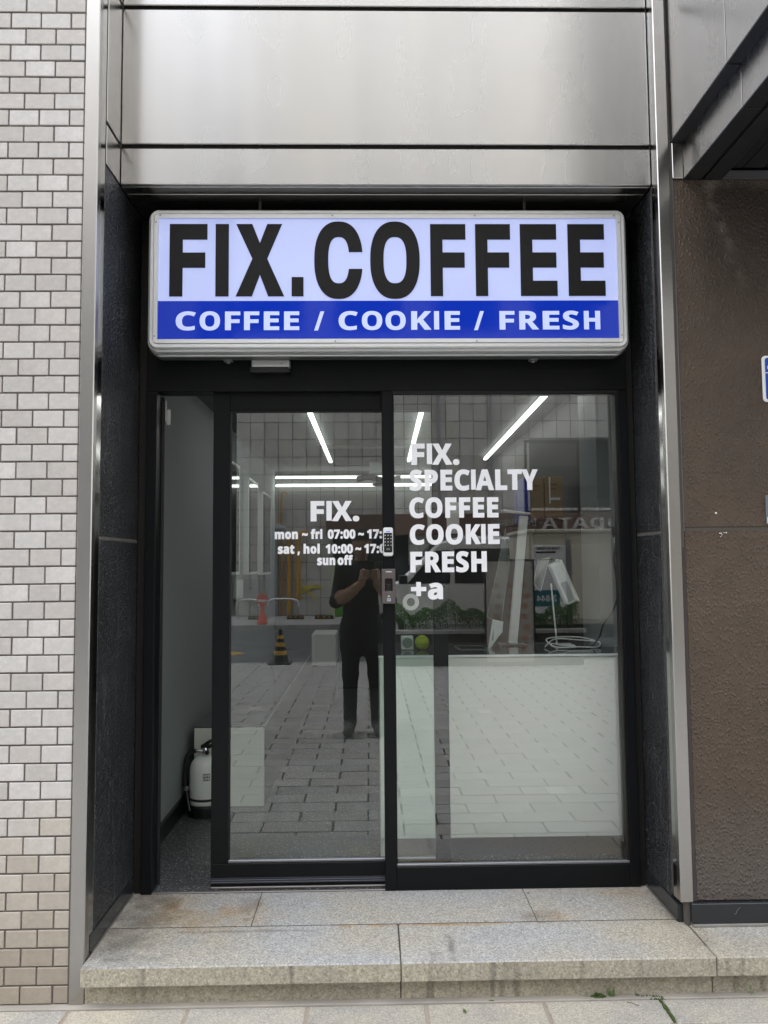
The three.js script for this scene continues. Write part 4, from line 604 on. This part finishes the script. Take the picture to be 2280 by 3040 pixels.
// opposite buildings
const ZB = 17.6;
{
  const b = thing('stone_building', 'stone clad building across the street with dark windows', 'building');
  const X0 = -3.7, X1 = 34.6, H = 21;
  part(b, 'wall', [box(X0, X1, 0, H, ZB + 0.03, ZB + 14)], std([0.19, 0.185, 0.17], 0.9));
  const PXf = 0.39, PYf = 0.489, wx0 = 4.37, wx1 = 8.2, wy0 = 2.80, wy1 = 4.84, pans = [], g0 = [0, 1, 2].map((k) => { const g = cbox(-PXf / 2 + 0.009, PXf / 2 - 0.009, -PYf / 2 + 0.009, PYf / 2 - 0.009, 0, 0.03, 0.004), uv = g.attributes.uv; for (let i = 0; i < uv.count; i++) uv.setXY(i, uv.getX(i) + k * 0.6, uv.getY(i) + k * 0.37); return g; });
  for (let r = 0; r < 42; r++) for (let c = 0; c < 60; c++) { const x = X0 + PXf * (c + 0.5), y = 0.01 + PYf * (r + 0.5); if (x > wx0 && x < wx1 && y > wy0 && y < wy1) continue; if (y > 6.6 && (Math.floor((y - 7.6) / 0.489) % 7 < 3) && y > 7.6) { if ((c % 7) < 5) continue; } pans.push([x, y]); }
  pans.sort((a, q) => Math.hypot(a[0] - 1, a[1] - 3.5) - Math.hypot(q[0] - 1, q[1] - 3.5)); const rest = [];
  pans.forEach(([x, y], i) => { const g = g0[Math.floor(rnd() * 3)]; if (i < 300) { const m = part(b, 'stone_panel', g, M.facades[Math.floor(rnd() * 4)]); m.position.set(x, y, ZB); } else rest.push(g.clone().translate(x, y, ZB)); });
  part(b, 'panel_field', rest, M.facade).userData.kind = 'stuff';
  const w = part(b, 'window', [box(wx0 - 0.03, wx1 + 0.03, wy0, wy0 + 0.06, ZB - 0.02, ZB + 0.1), box(wx0 - 0.03, wx1 + 0.03, wy1 - 0.06, wy1, ZB - 0.02, ZB + 0.1), box(wx0 - 0.03, wx0 + 0.04, wy0, wy1, ZB - 0.018, ZB + 0.1), box(5.82, 5.90, wy0, wy1, ZB - 0.018, ZB + 0.1), box(7.2, 7.28, wy0, wy1, ZB - 0.018, ZB + 0.1), box(wx0, wx1, 3.47, 3.53, ZB - 0.016, ZB + 0.1)], M.frame); part(w, 'pane', box(wx0, wx1, wy0, wy1, ZB + 0.012, ZB + 0.028), M.darkGlass); part(w, 'blind', box(wx0 + 0.05, 5.81, 4.1, 4.75, ZB + 0.003, ZB + 0.009), std([0.07, 0.065, 0.055], 0.8));
  const up = []; for (let r = 0; r < 4; r++) for (let c = 0; c < 8; c++) up.push(box(X0 + 0.2 + c * 2.73, X0 + 1.8 + c * 2.73, 7.75 + r * 3.42, 9.05 + r * 3.42, ZB + 0.005, ZB + 0.028)); part(b, 'upper_window', up, M.darkGlass).userData.kind = 'stuff';
  for (const x of [1.95, 3.42]) part(b, 'downpipe', rod([x, 0.02, ZB - 0.07], [x, 6.8, ZB - 0.07], 0.045), M.aluDark);
  const dw = part(b, 'doorway', box(-0.95, 1.0, 0.02, 2.2, ZB - 0.03, ZB + 0.02), M.darkGlass); part(dw, 'door_frame', [box(-1.02, -0.95, 0.02, 2.27, ZB - 0.06, ZB + 0.03), box(1.0, 1.07, 0.02, 2.27, ZB - 0.06, ZB + 0.03), box(-0.95, 1.0, 2.2, 2.27, ZB - 0.06, ZB + 0.03)], M.frame);
  const n = thing('dark_building', 'grey building across the street left of the sky gap', 'building'); part(n, 'wall', box(-34, -4.8, 0, 17, ZB + 0.4, ZB + 12), M.concrete); const nw = []; for (let r = 0; r < 4; r++) for (let c = 0; c < 8; c++) nw.push(box(-33 + c * 3.3, -31 + c * 3.3, 2.2 + r * 3.8, 4 + r * 3.8, ZB + 0.36, ZB + 0.39)); part(n, 'window', nw, M.darkGlass).userData.kind = 'stuff';
  for (const [x0, x1, h, z, label] of [[-60, -38, 22, 19, 'tall grey building far along the street to the left'], [38, 64, 18, 19, 'grey building far along the street to the right'], [-14, 2, 6, 46, 'low building behind the gap between the street fronts']]) { const q = thing('far_building', label, 'building'); part(q, 'wall', box(x0, x1, 0, h, z, z + 12), M.concrete); part(q, 'roof', box(x0 - 0.2, x1 + 0.2, h, h + 0.3, z - 0.2, z + 12.2), M.canopy); }
}
// company sign band
{
  const s = thing('company_sign', 'brown sign band with grey company lettering across the street', 'sign'); const Z = ZB - 0.3;
  part(s, 'band', cbox(-1.2, 9.5, 2.20, 2.78, Z, Z + 0.30, 0.01), std([0.115, 0.062, 0.045], 0.6));
  const grey = phys([0.42, 0.40, 0.38], 0.5), put = (g, n) => { g.rotateY(Math.PI); g.translate(0, 0, 0); return part(s, n, g, grey); };
  put(text('ODATA', -6.98, -4.72, 2.345, 0.305, -(Z), 0.03, 0), 'lettering');
  const H = { a: [[.25, .97, .5, .97], [.1, .84, .65, .84], [.22, .5, .52, .5], [.22, .72, .52, .72], [.22, .5, .22, .72], [.52, .5, .52, .72], [.8, .4, .8, 1], [.8, .7, .97, .7], [.25, .05, .25, .3], [.25, .05, .88, .05]], b: [[.15, .95, .8, .95], [.8, .7, .8, .95], [.03, .55, .97, .55], [.5, .4, .5, .55], [.15, .28, .8, .28], [.8, 0, .8, .28]], c: [[.08, .95, .62, .95], [.08, .5, .62, .5], [.22, .5, .22, .95], [.48, .5, .48, .95], [.86, .4, .86, 1], [.66, .8, .86, .8], [.66, .62, .86, .62], [.35, 0, .7, 0], [.35, .3, .7, .3], [.35, 0, .35, .3], [.7, 0, .7, .3]], d: [[.1, .9, .55, .9], [.55, .9, .12, .2], [.76, 0, .76, 1], [.76, .5, .97, .5]], e: [[.05, .85, .4, .85], [.05, .2, .05, .85], [.05, .2, .4, .2], [.42, .55, .6, .55], [.6, .05, .6, .95], [.85, 0, .85, 1]], f: [[.1, .25, .55, .25], [.1, .75, .55, .75], [.1, .25, .1, .75], [.55, .25, .55, .75], [.85, 0, .85, 1]], g: [[.05, .9, .5, .9], [.05, .55, .5, .55], [.05, .2, .5, .2], [.05, .2, .05, .9], [.55, .55, .8, .55], [.82, 0, .82, 1]] };
  [...'abcdefg'].forEach((k, i) => { const g = mergeGeometries(strokes(H[k], -4.60 + i * 0.185, 2.42, 0.165, 0.2, 0.022, -Z, 0.02)); put(g, 'lettering'); });
}
// gas pipes, rails and other things along the far wall
{
  const p = thing('gas_pipe', 'thin orange gas pipe with a hooked top on the far wall', 'pipe'); part(p, 'pipe', tube([[-2.43, 0.02, 17.5], [-2.43, 1.5, 17.5], [-2.43, 3.3, 17.5], [-2.40, 3.42, 17.5], [-2.31, 3.43, 17.5], [-2.29, 3.36, 17.5]], 0.028, 60, 10), M.orangePipe); part(p, 'clamp', [box(-2.52, -2.34, 2.80, 2.83, 17.46, 17.58), box(-2.52, -2.34, 1.2, 1.23, 17.46, 17.58)], M.aluDark);
  const q = thing('gas_pipe', 'thick yellow gas pipe reaching the pavement at the far wall', 'pipe'); part(q, 'pipe', tube([[-2.225, 0.02, 17.5], [-2.225, 1.2, 17.5], [-2.225, 2.1, 17.5], [-2.21, 2.22, 17.5], [-2.13, 2.26, 17.52], [-2.05, 2.26, 17.56]], 0.055, 50, 12), M.yellow);
  const r = thing('gas_pipe', 'thick yellow gas pipe ending above the crossed tape', 'pipe'); part(r, 'pipe', tube([[-1.97, 0.6, 17.5], [-1.97, 1.4, 17.5], [-1.97, 2.12, 17.5], [-1.95, 2.25, 17.5], [-1.84, 2.28, 17.5], [-1.70, 2.28, 17.52]], 0.055, 50, 12), M.yellow); part(r, 'elbow', tube([[-1.97, 0.6, 17.5], [-1.97, 0.50, 17.52], [-1.97, 0.47, 17.6]], 0.055, 12, 10), M.yellow);
  const d = thing('vent_duct', 'grey vent duct rising along the far wall with a bent top', 'duct'); part(d, 'duct', tube([[-2.66, 0.02, 17.42], [-2.66, 1.2, 17.42], [-2.66, 2.15, 17.42], [-2.62, 2.36, 17.42], [-2.48, 2.42, 17.42], [-2.36, 2.36, 17.45]], 0.11, 50, 14), phys([0.30, 0.32, 0.34], 0.5));
  for (const [a, b, label] of [[-3.468, -2.948, 'left steel hoop barrier in front of the pipes'], [-2.68, -1.89, 'right steel hoop barrier in front of the pipes']]) { const o = thing('hoop_barrier', label, 'barrier', 'steel hoop barriers by the far wall'); part(o, 'hoop', tube([[a, 0.02, 16.6], [a, 0.38, 16.6], [a + 0.03, 0.47, 16.6], [a + 0.12, 0.505, 16.6], [b - 0.12, 0.505, 16.6], [b - 0.03, 0.47, 16.6], [b, 0.38, 16.6], [b, 0.02, 16.6]], 0.03, 60, 10), M.chrome); part(o, 'foot', [rod([a, 0.02, 16.6], [a, 0.035, 16.6], 0.06), rod([b, 0.02, 16.6], [b, 0.035, 16.6], 0.06)], M.chrome); }
  for (const [a, b, label] of [[-3.14, -2.65, 'black rubber wheel stop left of the others'], [-2.15, -1.69, 'middle black rubber wheel stop'], [-1.43, -0.93, 'black rubber wheel stop nearest the doorway']]) { const o = thing('wheel_stop', label, 'wheel stop', 'rubber wheel stops by the far wall'); part(o, 'block', extrude([[a, 0.02], [b, 0.02], [b - 0.03, 0.12], [a + 0.03, 0.12]], 16.1, 0.14, 0.01), M.blackPlastic); for (let i = 0; i < 3; i++) part(o, 'reflector', box(a + 0.07 + i * 0.14, a + 0.13 + i * 0.14, 0.06, 0.10, 16.085, 16.1), M.yellow); }
  const t = thing('caution_tape', 'yellow caution tape crossed in an X on the far wall', 'tape'); for (const [x0, y0, x1, y1] of [[-2.05, 0.98, -1.47, 0.47], [-2.02, 0.58, -1.46, 0.87], [-2.0, 0.82, -1.3, 0.78]]) { const L = Math.hypot(x1 - x0, y1 - y0), g = box(-L / 2, L / 2, -0.03, 0.03, 0, 0.003); g.rotateZ(Math.atan2(y1 - y0, x1 - x0)); g.translate((x0 + x1) / 2, (y0 + y1) / 2, 17.57 - 0.004 * (t.children.length)); part(t, 'strip', g, std([0.62, 0.53, 0.06], 0.6)); }
  const mb = thing('meter_box', 'grey meter box low on the far wall', 'utility box'); part(mb, 'box', cbox(-3.45, -3.05, 0.45, 0.95, 17.42, 17.59, 0.01), M.concrete); part(mb, 'dial', rod([-3.27, 0.78, 17.42], [-3.27, 0.78, 17.40], 0.05), M.blackPlastic);
  // red no-parking stand
  const k = thing('parking_stand', 'red hourglass shaped no parking stand with round head at the far kerb', 'sign'); k.position.set(-2.551, 0.02, 14.6); const red = phys([0.62, 0.07, 0.035], 0.45);
  part(k, 'stand', lathe([[0, 0], [0.125, 0], [0.13, 0.03], [0.11, 0.09], [0.075, 0.2], [0.04, 0.32], [0.035, 0.37], [0.055, 0.44], [0.08, 0.48], [0, 0.49]], 24), red); const disc = rod([0, 0.585, -0.02], [0, 0.585, 0.02], 0.135, 0.135, 32); part(k, 'head', disc, red); part(k, 'white_field', box(-0.105, 0.105, 0.525, 0.575, -0.024, -0.0205), M.white);
  // striped cone
  const c = thing('traffic_cone', 'black traffic cone with yellow stripes at the kerb behind the photographer', 'traffic cone'); c.position.set(-1.31, 0, 7.55);
  const rad = (y) => 0.125 - 0.105 * (y / 0.50), ring = (a, b, m, n) => part(c, n, lathe([[rad(a), a], [rad(b), b]], 24), m); part(c, 'base', rbox(-0.165, 0.165, 0, 0.025, -0.165, 0.165, 0.01, 2), M.blackPlastic);
  for (const [a, b, y] of [[0.025, 0.13, 0], [0.13, 0.19, 1], [0.19, 0.25, 0], [0.25, 0.31, 1], [0.31, 0.36, 0], [0.36, 0.41, 1], [0.41, 0.5, 0]]) ring(a, b, y ? M.yellow : M.blackPlastic, y ? 'yellow_stripe' : 'cone_body');
  const mh = thing('manhole_cover', 'round yellow rimmed manhole cover in the road', 'manhole cover'); part(mh, 'cover', rod([-2.5, -0.10, 9.7], [-2.5, -0.094, 9.7], 0.30, 0.30, 32), M.yellow);
  // green panel
  const gp = thing('green_panel', 'bright green painted door panel across the street', 'door panel'); part(gp, 'panel', cbox(-0.93, -0.36, 0.02, 1.52, 16.9, 16.96, 0.01), phys([0.075, 0.24, 0.03], 0.5)); part(gp, 'pale_edge', cbox(-1.06, -0.94, 0.02, 1.54, 16.88, 16.97, 0.01), phys([0.42, 0.50, 0.30], 0.5)); part(gp, 'notice', box(-0.60, -0.45, 1.05, 1.30, 16.893, 16.899), M.white);
}
// planter, hedge, van, truck
{
  const p = thing('planter', 'low dark stone planter wall across the pavement', 'planter'); part(p, 'wall', cbox(0.36, 3.0, 0, 0.445, 7.16, 7.26, 0.006), std([0.16, 0.155, 0.15], 0.7, { map: T.concrete })); part(p, 'coping', cbox(0.33, 3.03, 0.446, 0.50, 7.13, 7.30, 0.006), M.concrete); part(p, 'soil', box(0.36, 3.0, 0, 0.42, 7.261, 7.49), M.bed);
  const h = thing('hedge', 'clipped green hedge growing in the stone planter', 'hedge'); const P = [], N = 9500; let s2 = 3; const v = new THREE.Vector3(), a = new THREE.Vector3(), b2 = new THREE.Vector3();
  for (let i = 0; i < N; i++) { const x = rr(0.36, 2.98), top = 0.80 + 0.07 * Math.sin(x * 7) + 0.05 * Math.sin(x * 17 + 1), y = 0.48 + (top - 0.48) * Math.sqrt(rnd()), z = 7.35 + rr(-0.14, 0.16) * (1 - 0.3 * (y - 0.48)); v.set(x, y, z); a.set(rr(-1, 1), rr(-0.4, 1), rr(-1, 1)).normalize().multiplyScalar(rr(0.018, 0.034)); b2.set(rr(-1, 1), rr(-1, 1), rr(-1, 1)).normalize().multiplyScalar(0.012); P.push(v.x - b2.x, v.y - b2.y, v.z - b2.z, v.x + b2.x, v.y + b2.y, v.z + b2.z, v.x + a.x, v.y + a.y, v.z + a.z); }
  const g = new THREE.BufferGeometry(); g.setAttribute('position', new THREE.Float32BufferAttribute(P, 3)); g.computeVertexNormals(); part(h, 'foliage', uvm(g), phys([0.055, 0.14, 0.026], 0.6)); const st = []; for (let i = 0; i < 26; i++) { const x = 0.42 + i * 0.1; st.push(rod([x, 0.42, 7.36], [x + rr(-0.05, 0.05), 0.72, 7.36 + rr(-0.05, 0.05)], 0.008, 0.004, 6)); } part(h, 'stem', st, M.caulkDark);
  // van, nose to -x
  const c = thing('parked_van', 'white van with dark side windows parked behind the hedge', 'van'); const vw = phys([0.74, 0.73, 0.70], 0.25, { clearcoat: 0.6 }), zv = 11.2;
  part(c, 'body', extrude([[-0.35, 0.22], [4.4, 0.22], [4.5, 0.5], [4.42, 1.55], [4.3, 1.90], [1.85, 1.97], [1.35, 1.86], [0.55, 1.10], [-0.15, 0.98], [-0.42, 0.75], [-0.42, 0.4]], zv, 1.65, 0.05), vw);
  part(c, 'side_window', extrude([[0.72, 1.05], [1.28, 1.68], [1.55, 1.70], [1.55, 1.05]], zv - 0.008, 0.02, 0.003), M.darkGlass); part(c, 'side_window', extrude([[1.64, 1.05], [1.64, 1.72], [2.9, 1.72], [2.9, 1.05]], zv - 0.008, 0.02, 0.003), M.darkGlass); part(c, 'side_window', extrude([[3.0, 1.05], [3.0, 1.72], [4.25, 1.68], [4.3, 1.05]], zv - 0.008, 0.02, 0.003), M.darkGlass);
  part(c, 'windscreen', extrude([[0.50, 1.10], [1.30, 1.86], [1.33, 1.84], [0.56, 1.09]], zv + 0.12, 1.4, 0), M.darkGlass);
  for (const x of [0.35, 3.6]) for (const z of [zv - 0.01, zv + 1.46]) { const w = part(c, 'wheel', rod([x, 0.21, z], [x, 0.21, z + 0.2], 0.31, 0.31, 28), M.blackPlastic); part(w, 'hub_cap', rod([x, 0.21, z - 0.008], [x, 0.21, z - 0.001], 0.19, 0.19, 20), M.alu); }
  c.position.y = -0.01; part(c, 'mirror', rbox(0.55, 0.72, 1.05, 1.22, zv - 0.22, zv - 0.05, 0.03, 2), M.blackPlastic); part(c, 'door_handle', cbox(1.25, 1.45, 0.98, 1.01, zv - 0.02, zv - 0.001, 0.005), M.chrome);
  // box truck
  const t = thing('box_truck', 'cream box truck with framed side panels parked on the right of the street', 'truck'); const zt = 8.9, cr = std([0.66, 0.62, 0.50], 0.55);
  part(t, 'cargo_box', cbox(2.60, 5.6, 0.42, 1.92, zt, zt + 1.7, 0.02), cr); part(t, 'side_panel', cbox(3.30, 3.98, 0.50, 1.72, zt - 0.03, zt - 0.001, 0.01), std([0.72, 0.67, 0.55], 0.5)); part(t, 'side_panel', cbox(2.66, 3.22, 0.50, 1.72, zt - 0.03, zt - 0.001, 0.01), M.white); part(t, 'roof_rail', cbox(2.55, 5.65, 1.921, 1.98, zt - 0.04, zt + 1.74, 0.01), cr); part(t, 'frame_bar', [box(3.225, 3.295, 0.44, 1.8, zt - 0.035, zt - 0.001), box(3.99, 4.05, 0.44, 1.8, zt - 0.035, zt - 0.001)], M.aluDark);
  part(t, 'chassis', box(2.65, 7.2, 0.18, 0.419, zt + 0.2, zt + 1.5), M.blackPlastic); part(t, 'cab', extrude([[5.7, 0.2], [7.3, 0.2], [7.35, 0.8], [7.0, 1.75], [5.7, 1.8]], zt + 0.05, 1.6, 0.04), vw);
  for (const x of [3.3, 6.5]) for (const z of [zt + 0.02, zt + 1.45]) part(t, 'wheel', rod([x, 0.2, z], [x, 0.2, z + 0.22], 0.30, 0.30, 24), M.blackPlastic);
  const blue = std([0.02, 0.12, 0.30], 0.6), teal = std([0.02, 0.16, 0.19], 0.6); const bars = [[2.72, 3.05, 1.585, 1.615, M.blackPlastic], [2.78, 3.0, 1.47, 1.49, phys([0.2, 0.3, 0.05], 0.6)]]; for (const [a, b, y0, y1, m] of bars) part(t, 'print_line', box(a, b, y0, y1, zt - 0.0345, zt - 0.031), m); part(t, 'teal_band', box(2.665, 3.10, 0.72, 0.98, zt - 0.0345, zt - 0.031), teal);
  const num = text('190816-13487', -3.12, -2.72, 1.60, 0.045, -(zt - 0.031), 0.003, 0); num.rotateY(Math.PI); num.translate(0, 0.04, 0); part(t, 'lettering', num, M.blackPlastic); const n2 = text('2-844', -3.05, -2.72, 0.80, 0.10, -(zt - 0.035), 0.003, 0); n2.rotateY(Math.PI); part(t, 'lettering', n2, M.white);
  // standing menu
  const m = thing('menu_stand', 'tall pale poster stand in a black frame beside the planter', 'poster stand'); part(m, 'board', cbox(1.62, 2.28, 0.06, 1.46, 7.06, 7.08, 0.004), std([0.50, 0.47, 0.42], 0.6)); part(m, 'frame', [box(1.60, 2.30, 1.461, 1.485, 7.055, 7.085), box(1.60, 1.6195, 0.0, 1.461, 7.055, 7.085), box(2.281, 2.30, 0.0, 1.461, 7.055, 7.085)], M.blackPlastic); for (let i = 0; i < 7; i++) for (let j = 0; j < 3; j++) { const ex = 1.76 + j * 0.19 + 0.02 * ((i * 7 + j * 3) % 3), ey = 0.25 + i * 0.145; const e = rod([ex, ey, 7.0595], [ex, ey, 7.0565], 0.042, 0.042, 16); e.scale(1, 1, 1); part(m, 'dish_picture', e, std([0.36 + 0.06 * ((i * 3 + j) % 3), 0.27, 0.19], 0.7)); }
}

// ---------------------------------------------------------------- the photographer, standing behind the camera and seen in the glass
function field(bones, lo, hi, cell, k) { // smooth union of tapered capsules, meshed
  const n = Math.ceil(Math.max(hi[0] - lo[0], hi[1] - lo[1], hi[2] - lo[2]) / cell) + 4, mc = new MarchingCubes(n, new THREE.MeshBasicMaterial(), false, false, 160000); mc.isolation = 0; const S = n * cell, c = [(lo[0] + hi[0]) / 2, (lo[1] + hi[1]) / 2, (lo[2] + hi[2]) / 2];
  const B = bones.map(([a, b, ra, rb, sz = 1]) => ({ a, d: [b[0] - a[0], b[1] - a[1], b[2] - a[2]], ra, rb, sz }));
  for (let z = 0; z < n; z++) for (let y = 0; y < n; y++) for (let x = 0; x < n; x++) {
    const p = [c[0] + (x / n - 0.5) * S, c[1] + (y / n - 0.5) * S, c[2] + (z / n - 0.5) * S]; let D = 1;
    for (const q of B) { const e = [p[0] - q.a[0], p[1] - q.a[1], (p[2] - q.a[2])], L = q.d[0] ** 2 + q.d[1] ** 2 + q.d[2] ** 2 + 1e-9, t = clamp((e[0] * q.d[0] + e[1] * q.d[1] + e[2] * q.d[2]) / L);
      const dd = Math.hypot(e[0] - t * q.d[0], e[1] - t * q.d[1], (e[2] - t * q.d[2]) * q.sz) - (q.ra + (q.rb - q.ra) * t), h = clamp(0.5 + 0.5 * (D - dd) / k); D = D + (dd - D) * h - k * h * (1 - h); }
    mc.field[x + y * n + z * n * n] = -D;
  }
  mc.update(); const N = mc.count ?? mc.geometry.drawRange.count, P = new Float32Array(N * 3), Q = new Float32Array(N * 3);
  for (let i = 0; i < N * 3; i++) { P[i] = mc.positionArray[i] * S / 2 + c[i % 3]; Q[i] = mc.normalArray[i]; }
  const g = new THREE.BufferGeometry(); g.setAttribute('position', new THREE.BufferAttribute(P, 3)); g.setAttribute('normal', new THREE.BufferAttribute(Q, 3)); return g;
}
{
  const who = thing('person', 'person in black jacket and dark trousers holding up a phone to take the picture', 'person');
  const X = -0.078, Zc = 2.93;
  const sh = [X - 0.165, 1.40, Zc], shr = [X + 0.185, 1.40, Zc], el = [X - 0.215, 1.12, Zc - 0.06], er = [X + 0.25, 1.13, Zc - 0.06], wl = [-0.075, 1.275, 2.745], wr = [0.055, 1.27, 2.75];
  const body = [[[X, 1.02, Zc], [X, 1.30, Zc], 0.145, 0.152, 1.3], [[X - 0.12, 1.385, Zc], [X + 0.12, 1.385, Zc], 0.075, 0.075], [[X, 0.90, Zc], [X, 1.04, Zc], 0.165, 0.155, 1.25], [[X, 1.42, Zc], [X, 1.53, Zc - 0.02], 0.055, 0.052],
    [[X + 0.01, 1.60, Zc - 0.02], [X + 0.01, 1.66, Zc - 0.01], 0.082, 0.092], [[X + 0.01, 1.555, Zc - 0.055], [X + 0.01, 1.60, Zc - 0.05], 0.045, 0.06], [[X + 0.01, 1.605, Zc - 0.112], [X + 0.01, 1.63, Zc - 0.10], 0.014, 0.010],
    [sh, el, 0.062, 0.050], [el, wl, 0.050, 0.033], [shr, er, 0.062, 0.050], [er, wr, 0.050, 0.033],
    [[X - 0.085, 0.90, Zc], [X - 0.095, 0.50, Zc - 0.01], 0.098, 0.068], [[X - 0.095, 0.50, Zc - 0.01], [X - 0.10, 0.10, Zc + 0.01], 0.066, 0.056], [[X + 0.095, 0.90, Zc], [X + 0.125, 0.50, Zc - 0.01], 0.098, 0.068], [[X + 0.125, 0.50, Zc - 0.01], [X + 0.135, 0.10, Zc + 0.01], 0.066, 0.056],
    [[X - 0.10, 0.06, Zc + 0.04], [X - 0.115, 0.045, Zc - 0.20], 0.048, 0.042], [[X + 0.135, 0.06, Zc + 0.04], [X + 0.15, 0.045, Zc - 0.20], 0.048, 0.042], [[X - 0.105, 0.73, Zc], [X + 0.105, 0.73, Zc], 0.078, 0.078, 0.8], [[X - 0.07, 0.84, Zc], [X + 0.07, 0.84, Zc], 0.115, 0.115, 1.0]];
  const g = field(body, [X - 0.42, -0.02, Zc - 0.42], [X + 0.42, 1.80, Zc + 0.42], 0.0155, 0.035), p = g.attributes.position, col = new Float32Array(p.count * 3);
  for (let i = 0; i < p.count; i++) { const x = p.getX(i), y = p.getY(i), z = p.getZ(i); let c = [0.012, 0.012, 0.014]; if (y < 0.67) c = [0.014, 0.016, 0.017]; if (y < 0.11) c = y < 0.03 ? [0.01, 0.01, 0.01] : [0.10, 0.10, 0.10]; if (y > 1.475 && Math.hypot(x - X, z - Zc) < 0.14) c = [0.36, 0.22, 0.15]; if (y > 1.645 || (y > 1.57 && z > Zc + 0.0)) c = y > 1.5 ? [0.012, 0.010, 0.009] : c; for (const [e, w] of [[el, wl], [er, wr]]) { const d = [w[0] - e[0], w[1] - e[1], w[2] - e[2]], t = clamp(((x - e[0]) * d[0] + (y - e[1]) * d[1] + (z - e[2]) * d[2]) / (d[0] ** 2 + d[1] ** 2 + d[2] ** 2)); if (t > 0.12 && Math.hypot(x - e[0] - t * d[0], y - e[1] - t * d[1], z - e[2] - t * d[2]) < 0.062) c = [0.40, 0.25, 0.17]; } col.set(c, i * 3); }
  g.setAttribute('color', new THREE.BufferAttribute(col, 3)); part(who, 'body', g, new THREE.MeshStandardMaterial({ vertexColors: true, roughness: 0.8 }));
  const eyes = [-0.032, 0.032].map((d) => { const e = new THREE.SphereGeometry(0.011, 10, 8); e.translate(X + 0.01 + d, 1.635, Zc - 0.098); return flat(e); }); part(who, 'eye', eyes, M.blackPlastic); part(who, 'mouth', rbox(X - 0.012, X + 0.032, 1.567, 1.575, Zc - 0.108, Zc - 0.095, 0.003, 1), std([0.3, 0.12, 0.1], 0.6));
  const skin = std([0.40, 0.25, 0.17], 0.6);
  const hand = (s, w) => { // s = -1 left of the phone, +1 right; the phone is gripped at its lower half
    const px = s * 0.036, B = [[[w[0], w[1], w[2]], [px + s * 0.022, 1.33, 2.715], 0.030, 0.034, 1.2], [[px + s * 0.022, 1.33, 2.715], [px + s * 0.020, 1.375, 2.712], 0.032, 0.028, 1.2]];
    for (let f = 0; f < 4; f++) { const y = 1.318 + f * 0.021, l = [0.85, 1, 1.05, 0.95][f]; const a = [px + s * 0.030, y, 2.70], b = [px + s * 0.020, y + 0.004, 2.700 - 0.026], c = [px - s * 0.014 * l, y + 0.006, 2.666], d = [px - s * 0.030 * l, y + 0.004, 2.669]; B.push([a, b, 0.0105, 0.0095], [b, c, 0.0095, 0.0085], [c, d, 0.0085, 0.0075]); }
    B.push([[px + s * 0.018, 1.335, 2.72], [px + s * 0.002, 1.365, 2.708], 0.013, 0.011], [[px + s * 0.002, 1.365, 2.708], [px - s * 0.016, 1.385, 2.699], 0.011, 0.009]);
    return field(B, [px - 0.075 + s * 0.01, 1.25, 2.64], [px + 0.075 + s * 0.01, 1.41, 2.78], 0.0036, 0.006);
  };
  part(who, 'hand', hand(-1, wl), skin); part(who, 'hand', hand(1, wr), skin);
  const ph = thing('phone', 'dark phone held upright in both hands by the photographer', 'phone'); part(ph, 'case', rbox(-0.038, 0.038, 1.322, 1.474, 2.676, 2.685, 0.004, 2), M.blackPlastic); part(ph, 'camera_bump', rbox(0.002, 0.034, 1.436, 1.470, 2.672, 2.6758, 0.0018, 2), M.blackPlastic); for (const [x, y] of [[0.011, 1.461], [0.011, 1.445], [0.026, 1.453]]) part(ph, 'lens', rod([x, y, 2.6715], [x, y, 2.670], 0.006, 0.006, 16), M.darkGlass);
}

renderer.render(scene, camera);
